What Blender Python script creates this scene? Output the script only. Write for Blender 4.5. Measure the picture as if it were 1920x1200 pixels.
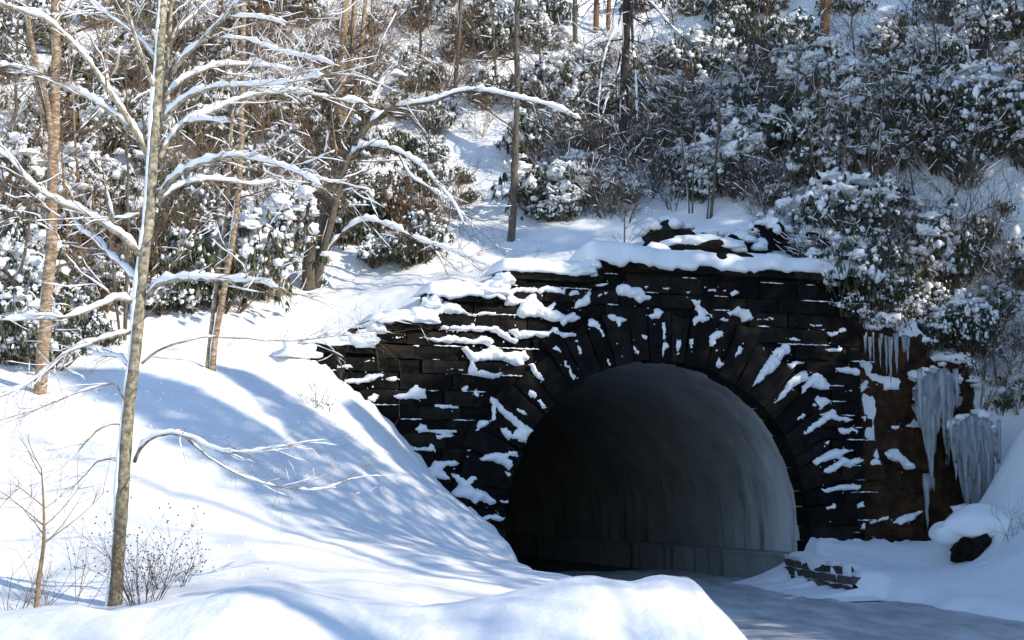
import bpy, math, random
import numpy as np
from mathutils import Vector, Matrix, noise as mnoise
from mathutils.geometry import delaunay_2d_cdt

for o in list(bpy.data.objects):
    bpy.data.objects.remove(o)
SC = bpy.context.scene
COL = SC.collection
R = math.radians

# ------------------------------------------------------------------ camera, sky, sun, exposure
FPX = 2666.67                      # focal length in pixels of the 1920 px wide photograph (50 mm)
EYE = 2.4
PITCH = math.atan(330 / FPX)
cam = bpy.data.cameras.new('camera')
cam.lens = 50; cam.sensor_width = 36; cam.clip_start = 0.1; cam.clip_end = 1000
camo = bpy.data.objects.new('camera', cam); COL.objects.link(camo)
camo.location = (0, 0, EYE); camo.rotation_euler = (math.pi / 2 + PITCH, 0, 0)
SC.camera = camo

SUN_AZ = R(-28)                    # from +X towards +Y
SUN_EL = R(31)
to_sun = Vector((math.cos(SUN_AZ) * math.cos(SUN_EL), math.sin(SUN_AZ) * math.cos(SUN_EL), math.sin(SUN_EL)))
world = bpy.data.worlds.new('World'); SC.world = world; world.use_nodes = True
wn = world.node_tree
bg = wn.nodes['Background']
sky = wn.nodes.new('ShaderNodeTexSky'); sky.sky_type = 'NISHITA'; sky.sun_disc = False
sky.sun_elevation = SUN_EL; sky.sun_rotation = math.pi / 2 - SUN_AZ
sky.air_density = 1.0; sky.dust_density = 0.0; sky.ozone_density = 2.2
wn.links.new(sky.outputs[0], bg.inputs[0]); bg.inputs[1].default_value = 0.15
sl = bpy.data.lights.new('sun', 'SUN'); sl.energy = 3.1; sl.angle = R(0.6); sl.color = (1.0, 0.90, 0.74)
so = bpy.data.objects.new('sun', sl); COL.objects.link(so)
so.rotation_euler = to_sun.to_track_quat('Z', 'Y').to_euler(); so.location = (40, -20, 40)
SC.view_settings.view_transform = 'Standard'; SC.view_settings.look = 'None'
SC.view_settings.exposure = 0.76; SC.view_settings.gamma = 1.0; SC.view_settings.use_curve_mapping = False
SC.render.engine = 'CYCLES'
SC.cycles.use_denoising = True
SC.cycles.max_bounces = 8; SC.cycles.diffuse_bounces = 5; SC.cycles.transmission_bounces = 6
SC.cycles.sample_clamp_indirect = 6

# ------------------------------------------------------------------ mapping helpers
CP, SP = math.cos(PITCH), math.sin(PITCH)
def ray(px, py):
    u = (px - 960) / FPX; v = (600 - py) / FPX
    return np.array([u, CP - v * SP, SP + v * CP])
def at(px, py, Y):
    d = ray(px, py); k = Y / d[1]
    return Vector((d[0] * k, Y, EYE + d[2] * k))
def to_px(p):
    x, y, z = p[0], p[1], p[2] - EYE
    f = y * CP + z * SP; v = -y * SP + z * CP
    return 960 + x / f * FPX, 600 - v / f * FPX
TH = R(20)
E1 = np.array([math.cos(TH), math.sin(TH)]); N1 = np.array([-math.sin(TH), math.cos(TH)])
P0 = np.array([4.05, 39.0])
def W(s, t, z):
    return (P0[0] + E1[0] * s + N1[0] * t, P0[1] + E1[1] * s + N1[1] * t, z)
def st(x, y):
    dx, dy = x - P0[0], y - P0[1]
    return dx * E1[0] + dy * E1[1], dx * N1[0] + dy * N1[1]
def on_plane(px, py, t=0.0):
    d = ray(px, py)
    den = d[0] * N1[0] + d[1] * N1[1]
    k = ((P0[0]) * N1[0] + P0[1] * N1[1] + t) / den
    s, _ = st(d[0] * k, d[1] * k)
    return s, EYE + d[2] * k

def _h(ix, iy, iz, seed):
    n = (ix * 374761393 + iy * 668265263 + iz * 2147483647 + seed * 1274126177) & 0xFFFFFFFF
    n = ((n ^ (n >> 13)) * 1274126177) & 0xFFFFFFFF
    n = n ^ (n >> 16)
    return (n & 0xFFFFFF) / float(0xFFFFFF)
def vn(x, y, z=0.0, seed=0):
    x = np.asarray(x, float); y = np.asarray(y, float); z = np.asarray(z, float) + 0 * x
    ix, iy, iz = np.floor(x).astype(np.int64), np.floor(y).astype(np.int64), np.floor(z).astype(np.int64)
    fx, fy, fz = x - ix, y - iy, z - iz
    fx, fy, fz = fx * fx * (3 - 2 * fx), fy * fy * (3 - 2 * fy), fz * fz * (3 - 2 * fz)
    r = 0
    for a in (0, 1):
        for b in (0, 1):
            for c in (0, 1):
                w = (fx if a else 1 - fx) * (fy if b else 1 - fy) * (fz if c else 1 - fz)
                r = r + w * _h(ix + a, iy + b, iz + c, seed)
    return r * 2 - 1
def fbm(x, y, z=0.0, seed=0, o=4):
    r = 0; a = 1.0; f = 1.0
    for i in range(o):
        r = r + a * vn(np.asarray(x) * f, np.asarray(y) * f, np.asarray(z) * f, seed + i); a *= 0.5; f *= 2.03
    return r
def sstep(x):
    x = np.clip(x, 0, 1); return x * x * (3 - 2 * x)

# ------------------------------------------------------------------ object helpers
def mesh(name, verts, faces, mats, smooth=True, midx=None):
    m = bpy.data.meshes.new(name)
    m.from_pydata([tuple(v) for v in verts], [], faces)
    for mm in (mats if isinstance(mats, (list, tuple)) else [mats]): m.materials.append(mm)
    if midx is not None: m.polygons.foreach_set('material_index', midx)
    if smooth: m.polygons.foreach_set('use_smooth', [True] * len(m.polygons))
    m.update(); return m
def obj(name, m, parent=None, loc=None):
    o = bpy.data.objects.new(name, m); COL.objects.link(o)
    if parent is not None: o.parent = parent
    if loc is not None: o.location = loc
    return o
def tag(o, label=None, cat=None, group=None, kind=None):
    if label: o['label'] = label
    if cat: o['category'] = cat
    if group: o['group'] = group
    if kind: o['kind'] = kind
    return o
def empty(name, loc, label, cat, group=None):
    o = bpy.data.objects.new(name, None); COL.objects.link(o); o.location = loc
    o.empty_display_size = 0.2
    return tag(o, label, cat, group)
class MB:
    def __init__(s): s.v = []; s.f = []
    def add(s, v, f):
        b = len(s.v); s.v.extend(v); s.f.extend([tuple(i + b for i in q) for q in f])
    def tube(s, pts, rad, sides=5, cap=True):
        n = len(pts)
        if n < 2: return
        P = [Vector(p) for p in pts]; vs = []; fs = []
        up = Vector((0.13, 0.07, 1)).normalized(); pn = None
        for i in range(n):
            d = (P[min(i + 1, n - 1)] - P[max(i - 1, 0)])
            if d.length < 1e-7: d = Vector((0, 0, 1))
            d.normalize()
            if pn is None:
                pn = d.orthogonal().normalized()
            pn = (pn - d * pn.dot(d))
            if pn.length < 1e-5: pn = d.orthogonal()
            pn.normalize(); b = d.cross(pn)
            for k in range(sides):
                a = 2 * math.pi * k / sides
                vs.append(P[i] + (pn * math.cos(a) + b * math.sin(a)) * rad[i])
        for i in range(n - 1):
            for k in range(sides):
                k2 = (k + 1) % sides
                fs.append((i * sides + k, i * sides + k2, (i + 1) * sides + k2, (i + 1) * sides + k))
        if cap:
            fs.append(tuple(range(sides - 1, -1, -1))); fs.append(tuple((n - 1) * sides + k for k in range(sides)))
        s.add(vs, fs)
    def build(s, name, mat, parent=None, origin=None, smooth=True):
        if not s.v: return None
        o0 = Vector(origin) if origin is not None else Vector((0, 0, 0))
        return obj(name, mesh(name, [Vector(v) - o0 for v in s.v], s.f, mat, smooth), parent)

# ------------------------------------------------------------------ materials
def mat(name):
    m = bpy.data.materials.new(name); m.use_nodes = True
    nt = m.node_tree; b = nt.nodes['Principled BSDF']
    return m, nt, b
def N(nt, t, **k):
    n = nt.nodes.new(t)
    for a, v in k.items():
        if a in n.inputs: n.inputs[a].default_value = v
        else: setattr(n, a, v)
    return n
def coords(nt, kind='Object', scale=(1, 1, 1)):
    tc = N(nt, 'ShaderNodeTexCoord'); mp = N(nt, 'ShaderNodeMapping'); mp.inputs['Scale'].default_value = scale
    nt.links.new(tc.outputs[kind], mp.inputs[0]); return mp.outputs[0]
def geo_pos(nt, scale=(1, 1, 1)):
    g = N(nt, 'ShaderNodeNewGeometry'); mp = N(nt, 'ShaderNodeMapping'); mp.inputs['Scale'].default_value = scale
    nt.links.new(g.outputs['Position'], mp.inputs[0]); return mp.outputs[0]
def ramp(nt, fac, stops):
    r = N(nt, 'ShaderNodeValToRGB'); e = r.color_ramp.elements
    while len(e) < len(stops): e.new(0.5)
    for i, (p, c) in enumerate(stops): e[i].position = p; e[i].color = (*c, 1)
    nt.links.new(fac, r.inputs[0]); return r.outputs[0]
def tex(nt, co, scale, detail=4, rough=0.55, kind='ShaderNodeTexNoise'):
    n = N(nt, kind); n.inputs['Scale'].default_value = scale
    if 'Detail' in n.inputs: n.inputs['Detail'].default_value = detail
    if 'Roughness' in n.inputs: n.inputs['Roughness'].default_value = rough
    nt.links.new(co, n.inputs['Vector']); return n.outputs[0]
def bump(nt, b, h, strength, dist):
    n = N(nt, 'ShaderNodeBump'); n.inputs['Strength'].default_value = strength; n.inputs['Distance'].default_value = dist
    nt.links.new(h, n.inputs['Height']); nt.links.new(n.outputs[0], b.inputs['Normal'])

def snow_mat(name, fine=26, st_=0.35, d=0.03):
    m, nt, b = mat(name); co = geo_pos(nt)
    c = ramp(nt, tex(nt, co, 1.3, 3), [(0.3, (0.86, 0.875, 0.90)), (0.7, (0.90, 0.905, 0.915))])
    nt.links.new(c, b.inputs['Base Color']); b.inputs['Roughness'].default_value = 0.62
    b.inputs['Specular IOR Level'].default_value = 0.25
    a = tex(nt, co, fine, 6, 0.65); a2 = tex(nt, co, 3.1, 4)
    mx = N(nt, 'ShaderNodeMath', operation='MULTIPLY_ADD'); mx.inputs[1].default_value = 0.35
    nt.links.new(a, mx.inputs[0]); nt.links.new(a2, mx.inputs[2])
    bump(nt, b, mx.outputs[0], st_, d); return m
M_SNOW = snow_mat('snow', 22, 0.5, 0.05)
M_CLUMP = snow_mat('clumped_snow', 40, 0.4, 0.02)

def stone_mat(name, c0, c1, c2, lichen=None):
    m, nt, b = mat(name); co = geo_pos(nt)
    oi = N(nt, 'ShaderNodeObjectInfo')
    n1 = tex(nt, co, 2.2, 6, 0.65); n2 = tex(nt, geo_pos(nt, (1, 1, 0.35)), 7, 5, 0.6)
    ad = N(nt, 'ShaderNodeMath', operation='MULTIPLY_ADD'); ad.inputs[1].default_value = 0.4
    nt.links.new(oi.outputs['Random'], ad.inputs[0])
    sub = N(nt, 'ShaderNodeMath', operation='ADD'); nt.links.new(n1, sub.inputs[0]); sub.inputs[1].default_value = -0.2
    nt.links.new(sub.outputs[0], ad.inputs[2])
    col = ramp(nt, ad.outputs[0], [(0.25, c0), (0.5, c1), (0.8, c2)])
    nt.links.new(col, b.inputs['Base Color'])
    rr = ramp(nt, n2, [(0.3, (0.5,) * 3), (0.7, (0.85,) * 3)]); nt.links.new(rr, b.inputs['Roughness'])
    b.inputs['Specular IOR Level'].default_value = 0.12
    bump(nt, b, tex(nt, co, 11, 8, 0.7), 0.9, 0.06); return m
M_STONE = stone_mat('dark_wet_stone', (0.002, 0.002, 0.0023), (0.0055, 0.005, 0.0047), (0.024, 0.019, 0.014))
M_COPING = stone_mat('mossy_coping_stone', (0.004, 0.004, 0.004), (0.008, 0.0075, 0.006), (0.03, 0.03, 0.019))
M_ROCK = stone_mat('brown_wet_rock', (0.012, 0.008, 0.006), (0.05, 0.026, 0.013), (0.14, 0.065, 0.024))
M_GUARD = stone_mat('grey_guard_stone', (0.03, 0.032, 0.036), (0.06, 0.06, 0.06), (0.11, 0.10, 0.09))

def concrete(name, k, frost=False):
    m, nt, b = mat(name); co = geo_pos(nt)
    base = ramp(nt, tex(nt, co, 0.7, 6, 0.6), [(0.3, (0.40 * k, 0.41 * k, 0.40 * k)), (0.5, (0.54 * k, 0.55 * k, 0.53 * k)), (0.7, (0.66 * k, 0.67 * k, 0.65 * k))])
    streak = ramp(nt, tex(nt, geo_pos(nt, (1.7, 1.7, 0.16)), 1.1, 5, 0.6), [(0.55, (1, 1, 1)), (0.68, (0.2, 0.18, 0.15))])   # seepage stains low on the walls
    mx = N(nt, 'ShaderNodeMix', data_type='RGBA', blend_type='MULTIPLY')
    sx = N(nt, 'ShaderNodeSeparateXYZ'); nt.links.new(co, sx.inputs[0])
    mr = N(nt, 'ShaderNodeMapRange'); mr.inputs[1].default_value = 1.2; mr.inputs[2].default_value = 3.6; mr.inputs[3].default_value = 0.9; mr.inputs[4].default_value = 0.12
    nt.links.new(sx.outputs[2], mr.inputs[0]); nt.links.new(mr.outputs[0], mx.inputs[0])
    nt.links.new(base, mx.inputs[6]); nt.links.new(streak, mx.inputs[7]); out = mx.outputs[2]
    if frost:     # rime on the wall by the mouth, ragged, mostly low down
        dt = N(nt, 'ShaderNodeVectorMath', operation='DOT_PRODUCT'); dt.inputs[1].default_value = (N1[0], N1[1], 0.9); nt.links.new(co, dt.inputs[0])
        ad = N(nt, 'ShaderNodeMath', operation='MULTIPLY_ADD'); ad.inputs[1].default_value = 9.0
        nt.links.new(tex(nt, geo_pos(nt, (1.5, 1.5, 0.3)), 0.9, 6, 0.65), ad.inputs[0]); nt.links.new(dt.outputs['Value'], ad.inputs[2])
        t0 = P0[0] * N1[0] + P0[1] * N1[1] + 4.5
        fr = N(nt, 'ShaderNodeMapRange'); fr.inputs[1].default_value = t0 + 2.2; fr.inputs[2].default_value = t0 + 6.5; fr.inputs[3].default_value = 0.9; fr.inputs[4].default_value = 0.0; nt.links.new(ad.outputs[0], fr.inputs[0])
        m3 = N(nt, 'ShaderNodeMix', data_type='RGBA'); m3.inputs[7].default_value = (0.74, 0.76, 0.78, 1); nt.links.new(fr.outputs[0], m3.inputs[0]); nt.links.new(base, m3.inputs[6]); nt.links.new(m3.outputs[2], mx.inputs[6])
    nt.links.new(out, b.inputs['Base Color'])
    b.inputs['Roughness'].default_value = 0.7
    bump(nt, b, tex(nt, co, 6, 6), 0.3, 0.03); return m
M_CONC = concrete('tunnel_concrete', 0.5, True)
M_KERB = concrete('walkway_concrete', 0.5)

m, nt, b = mat('slushy_road'); M_ROAD = m
co = geo_pos(nt, (1, 0.28, 1))
c = ramp(nt, tex(nt, co, 1.5, 6, 0.65), [(0.28, (0.24, 0.25, 0.265)), (0.5, (0.43, 0.445, 0.465)), (0.72, (0.64, 0.66, 0.69))])
nt.links.new(c, b.inputs['Base Color']); b.inputs['Roughness'].default_value = 0.5
bump(nt, b, tex(nt, geo_pos(nt), 9, 6), 0.4, 0.03)

def bark_mat(name, c0, c1, c2, sc=14, stretch=0.25):
    m, nt, b = mat(name)
    n = tex(nt, geo_pos(nt, (1, 1, stretch)), sc, 6, 0.7)
    nt.links.new(ramp(nt, n, [(0.3, c0), (0.5, c1), (0.68, c2)]), b.inputs['Base Color'])
    b.inputs['Roughness'].default_value = 0.85
    bump(nt, b, n, 0.8, 0.02); return m
M_BARK = bark_mat('lichen_bark', (0.05, 0.04, 0.028), (0.33, 0.28, 0.19), (0.68, 0.61, 0.46), 13, 1.0)
_nt = M_BARK.node_tree; _b = _nt.nodes['Principled BSDF']; _l = _b.inputs['Base Color'].links[0].from_socket
_sx = N(_nt, 'ShaderNodeSeparateXYZ'); _nt.links.new(geo_pos(_nt), _sx.inputs[0])
_mr = N(_nt, 'ShaderNodeMapRange'); _mr.inputs[1].default_value = 2.0; _mr.inputs[2].default_value = 5.5; _mr.inputs[3].default_value = 0.8; _mr.inputs[4].default_value = 0.0; _nt.links.new(_sx.outputs[2], _mr.inputs[0])
_mx = N(_nt, 'ShaderNodeMix', data_type='RGBA', blend_type='MULTIPLY'); _mx.inputs[7].default_value = (0.42, 0.42, 0.36, 1); _nt.links.new(_mr.outputs[0], _mx.inputs[0]); _nt.links.new(_l, _mx.inputs[6]); _nt.links.new(_mx.outputs[2], _b.inputs['Base Color'])
M_BIRCH = bark_mat('birch_bark', (0.06, 0.035, 0.022), (0.27, 0.18, 0.11), (0.58, 0.47, 0.35), 7, 2.6)
M_GREYBARK = bark_mat('grey_bark', (0.035, 0.028, 0.022), (0.10, 0.08, 0.06), (0.20, 0.165, 0.12), 20, 0.25)
M_DARKBARK = bark_mat('dark_bark', (0.012, 0.010, 0.009), (0.035, 0.028, 0.022), (0.09, 0.075, 0.06), 18, 0.25)
M_REDBARK = bark_mat('red_brown_bark', (0.05, 0.025, 0.012), (0.16, 0.08, 0.04), (0.30, 0.17, 0.09), 16, 0.2)
M_TWIG = bark_mat('twig_bark', (0.04, 0.028, 0.02), (0.10, 0.07, 0.05), (0.17, 0.12, 0.08), 20, 1)
M_STRAW = bark_mat('straw_stem', (0.13, 0.085, 0.045), (0.27, 0.18, 0.10), (0.42, 0.30, 0.18), 20, 1)

m, nt, b = mat('rhododendron_leaf'); M_LEAF = m
oi = N(nt, 'ShaderNodeObjectInfo')
n = tex(nt, geo_pos(nt), 3.5, 3)
c = ramp(nt, n, [(0.32, (0.012, 0.022, 0.012)), (0.5, (0.036, 0.052, 0.022)), (0.68, (0.12, 0.115, 0.045))])
nt.links.new(c, b.inputs['Base Color']); b.inputs['Roughness'].default_value = 0.42
m, nt, b = mat('hemlock_needles'); M_NEEDLE = m
b.inputs['Base Color'].default_value = (0.03, 0.05, 0.025, 1); b.inputs['Roughness'].default_value = 0.7

m, nt, b = mat('ice'); M_ICE = m
n = tex(nt, geo_pos(nt, (1, 1, 0.12)), 9, 4)
nt.links.new(ramp(nt, n, [(0.3, (0.62, 0.66, 0.70)), (0.55, (0.80, 0.84, 0.87)), (0.75, (0.92, 0.94, 0.95))]), b.inputs['Base Color'])
b.inputs['Roughness'].default_value = 0.14; b.inputs['IOR'].default_value = 1.31
b.inputs['Transmission Weight'].default_value = 0.72
bump(nt, b, n, 0.5, 0.03)

# ------------------------------------------------------------------ terrain functions
def tps(pts):
    pts = np.array(pts, float); xy = pts[:, :2]; z = pts[:, 2]; n = len(pts)
    d = np.linalg.norm(xy[:, None] - xy[None], axis=2)
    K = np.where(d > 0, d ** 2 * np.log(d + 1e-12), 0) + np.eye(n) * 0.4
    P = np.hstack([np.ones((n, 1)), xy])
    A = np.block([[K, P], [P.T, np.zeros((3, 3))]])
    c = np.linalg.solve(A, np.concatenate([z, [0, 0, 0]]))
    def f(x, y):
        x = np.asarray(x, float); y = np.asarray(y, float); sh = x.shape
        x = x.ravel(); y = y.ravel(); out = np.empty_like(x)
        for i in range(0, len(x), 20000):
            q = np.stack([x[i:i + 20000], y[i:i + 20000]], 1)
            dd = np.linalg.norm(q[:, None] - xy[None], axis=2)
            k = dd ** 2 * np.log(dd + 1e-12)
            out[i:i + 20000] = k @ c[:n] + c[n] + q @ c[n + 1:]
        return out.reshape(sh)
    return f
def pxy(l): return [tuple(at(*q)) for q in l]
def wl(s, z, t=0.4): return W(s, t, z)
LEFT_SHARED = [(-10.3, 6.0), (-12.5, 6.0), (-15.0, 5.9), (-19, 6.2), (-25, 6.8), (-40, 8.5), (-70, 12)]
RIGHT_SHARED = [(12.5, 6.0), (14, 5.4), (17, 8.5), (22, 14.5), (30, 21), (40, 24), (70, 28)]
front_pts = pxy([
    (215, 1135, 18), (40, 1140, 18), (100, 1010, 21), (100, 930, 23), (100, 830, 25.6), (80, 738, 28.5), (395, 695, 31), (300, 780, 28),
    (500, 950, 24.5), (500, 1045, 20), (500, 1100, 17), (500, 850, 28), (500, 730, 32), (580, 690, 35.2),
    (700, 1000, 26), (700, 1080, 20), (700, 890, 30.5), (800, 880, 36.6), (700, 765, 36), (640, 705, 35.7), (870, 955, 36.9),
    (880, 1030, 29), (900, 1085, 22), (1000, 1063, 29), (1050, 1075, 28), (1120, 1088, 24), (945, 1003, 37.3),
    (1545, 1003, 40.9), (1640, 1012, 40.5), (1740, 1025, 39.5), (1840, 1040, 37.5), (1900, 985, 37.0), (1905, 900, 38.2), (1910, 800, 39.8),
    (1910, 1060, 33), (1800, 1075, 34), (1640, 1062, 36), (1560, 1045, 38.5), (1860, 935, 39)])
front_pts += [(-2, 12, .8), (-8, 12, .9), (-2, 6, .75), (0, 0, .75), (-10, 0, .9), (3, -10, .7), (-12, -20, 1.5), (20, -25, 3),
              (-20, 10, 3), (-20, 22, 5.2), (-35, 10, 7), (12.5, 24, 1.0), (13, 15, 1.0), (13, 5, .8),
              (15, 28, 2.4), (17, 30, 5), (24, 30, 13.5), (31, 28, 21), (31, 12, 17.5), (24, 12, 11), (17, 12, 3.5), (31, -6, 13), (24, -6, 8), (17, -8, 2.5),
              (45, 10, 20), (45, 30, 22), (60, 0, 20), (-70, 0, 14), (60, -60, 10), (-60, -60, 8), (0, -60, 1)]
front_pts += [W(7.2, -.4, 1.05), W(8.2, -.5, 1.0), W(9.2, -.6, .95), W(10.2, -.8, 1.0), W(10.9, -.3, 1.5), W(11.6, -.2, 3.2)]
front_pts += [wl(s, z) for s, z in LEFT_SHARED + RIGHT_SHARED]
back_pts = [wl(s, z) for s, z in LEFT_SHARED + RIGHT_SHARED]
def _pz(px, py): return on_plane(px, py)[1]
for (xa, xb, yy) in [(590, 690, 640), (705, 798, 596), (815, 935, 546), (950, 1090, 506), (1110, 1350, 482)]:
    for xx in (xa, (xa + xb) / 2, xb):
        s_, z_ = on_plane(xx, yy); back_pts.append(W(s_, .9, z_ - .02))
back_pts += [W(5.5, .8, 8.4), W(6.6, .7, 8.1), W(7.5, .7, 7.7), W(8.6, .7, 7.2), W(9.6, .7, 6.8), W(10.6, .7, 6.5), W(11.5, .6, 6.2)]
back_pts += pxy([
    (75, 700, 31), (250, 660, 33), (400, 660, 34), (470, 620, 36.5), (580, 545, 41), (700, 560, 40), (760, 500, 43),
    (960, 452, 44.5), (1100, 450, 44), (1200, 440, 44.5), (870, 500, 42.5), (1320, 445, 44), (1450, 450, 43.5), (1540, 470, 43),
    (0, 500, 38), (0, 250, 47), (0, 0, 56), (250, 400, 42), (250, 0, 58), (500, 400, 45), (500, 150, 54), (500, -50, 61),
    (780, 300, 50), (780, 0, 61), (1000, 300, 51), (1000, 0, 62), (1200, 330, 48.5), (1200, 150, 55), (1250, 0, 62), (1450, 350, 46.5),
    (1450, 150, 53), (1450, -30, 60), (1650, 470, 42.5), (1680, 350, 45.5), (1700, 150, 51), (1700, -50, 58), (1870, 470, 42.5), (1880, 330, 45.5),
    (1900, 150, 50), (1930, -50, 57), (1750, 600, 41.0), (1880, 600, 40.6)])
back_pts += [(-40, 60, 27), (0, 80, 38), (30, 75, 36), (60, 60, 36), (0, 110, 52), (-60, 110, 48), (60, 110, 55), (0, 170, 60), (-90, 170, 55), (90, 170, 60), (-80, 60, 24), (100, 60, 40)]
h_front = tps(front_pts); h_back = tps(back_pts)
RL = ([-40, 5, 14, 20, 25, 28, 33, 37.4, 60], [3.0, 3.0, 2.9, 2.35, 1.75, 1.05, 0.25, -0.1, -4.0])
RR = ([-40, 10, 20, 27, 33.7, 38, 40.5, 60], [13, 12, 11, 9.75, 8.35, 7.75, 7.65, 5.0])
def ground(x, y):
    x = np.asarray(x, float); y = np.asarray(y, float)
    s, t = st(x, y)
    hf = h_front(x, y)
    l = np.interp(y, *RL); r = np.interp(y, *RR)
    d = np.maximum(l - x, x - r)
    wob = 0.18 * vn(y * 1.3, x * 0.3, 3.0, 5)
    k = sstep((d + wob) / 0.75)
    hf = np.maximum(hf, 0.25) * k - 0.03 * (1 - k)
    hf = hf + k * (0.05 * fbm(x * 0.6, y * 0.6, 0, 11, 4) + 0.018 * fbm(x * 2.6, y * 2.6, 0, 12, 4) + 0.02 * np.maximum(0, fbm(x * 4.5, y * 4.5, 0, 14, 3) - .55))
    hb = h_back(x, y) + 0.16 * fbm(x * 0.55, y * 0.55, 0, 21, 4) + 0.05 * fbm(x * 2.1, y * 2.1, 0, 23, 3)
    near = np.exp(-((t + 0.1) / 0.7) ** 2) * k
    hf = hf + near * (0.12 * fbm(s * 1.3, t * 1.2, 0, 15, 3) + 0.13 * fbm(s * 4.2, t * 2.5, 0, 16, 3))
    blend = sstep((t - 0.30) / 0.12)
    return hf * (1 - blend) + hb * blend
def gz(x, y): return float(ground(np.array([x]), np.array([y]))[0])
_Ys = np.concatenate([np.arange(12, 36, 0.1), np.arange(36, 90, 0.12)])
def hit(px, py):
    d = ray(px, py); k = _Ys / d[1]
    x = d[0] * k; z = EYE + d[2] * k
    g = ground(x, _Ys)
    i = np.argmax(z < g)
    if not (z < g).any(): return None
    return Vector((x[i], _Ys[i], g[i]))

def build_terrain():
    S = np.concatenate([np.linspace(-150, -34, 24), np.linspace(-33, -16, 40), np.arange(-15.9, 16, 0.16), np.linspace(16.2, 34, 45), np.linspace(35, 150, 24)])
    T = np.concatenate([np.linspace(-110, -44, 14), np.linspace(-43, -26, 40), np.arange(-25.9, -0.1, 0.16), [-0.02, 0.12, 0.24, 0.30, 0.36, 0.42, 0.48], np.arange(0.6, 26, 0.17), np.linspace(26.5, 60, 45), np.linspace(62, 160, 16)])
    SS, TT = np.meshgrid(S, T)
    X = P0[0] + E1[0] * SS + N1[0] * TT; Y = P0[1] + E1[1] * SS + N1[1] * TT
    Z = ground(X, Y)
    nx, ny = len(S), len(T)
    verts = np.stack([X.ravel(), Y.ravel(), Z.ravel()], 1)
    faces = []
    for j in range(ny - 1):
        for i in range(nx - 1):
            if T[j] >= -0.25 and T[j + 1] <= 0.62 and -9.4 < S[i] < 6.6: continue   # behind the masonry
            a = j * nx + i
            faces.append((a, a + 1, a + nx + 1, a + nx))
    # the ground in front still has to reach the wall foot
    o = obj('ground', mesh('ground', verts, faces, M_SNOW)); tag(o, 'deep snow covering the bank and the wooded hillside', kind='structure')
build_terrain()

# ------------------------------------------------------------------ road
def build_road():
    rows = []
    for y in np.concatenate([np.arange(-40, 14, 2.0), np.arange(14, 37.5, 0.3)]):
        l = np.interp(y, *RL) - 0.5; r = np.interp(y, *RR) + 0.3
        rows.append([(l + (r - l) * k / 40, y) for k in range(41)])
    for t in [-0.6, 0, .8, 1.6, 2.4, 3.2, 4, 5, 6, 7]:
        rows.append([W(-4.3 + 8.2 * k / 40, t, 0)[:2] for k in range(41)])
    A = np.array(rows); X, Y = A[..., 0], A[..., 1]
    Z = 0.02 + 0.025 * fbm(X * 1.6, Y * 0.35, 0, 31, 4) + 0.012 * fbm(X * 5, Y * 3, 0, 33, 3)
    v = np.stack([X.ravel(), Y.ravel(), Z.ravel()], 1); f = []
    for j in range(len(rows) - 1):
        for i in range(40):
            a = j * 41 + i; f.append((a, a + 1, a + 42, a + 41))
    tag(obj('road', mesh('road', v, f, M_ROAD)), 'slushy grey road running into the tunnel', kind='structure')
build_road()
m, nt, b = mat('dry_asphalt'); M_ASPHALT = m
nt.links.new(ramp(nt, tex(nt, geo_pos(nt), 14, 5), [(0.3, (0.03, 0.03, 0.032)), (0.7, (0.06, 0.06, 0.06))]), b.inputs['Base Color']); b.inputs['Roughness'].default_value = 0.85
tag(obj('tunnel_road', mesh('tunnel_road', [W(-4.7, 5.0, -.06), W(4.7, 5.0, -.06), W(4.7, 58, -.06), W(-16, 58, -.06)], [(0, 1, 2, 3)], M_ASPHALT)), 'dry dark asphalt inside the tunnel', kind='structure')

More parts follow.
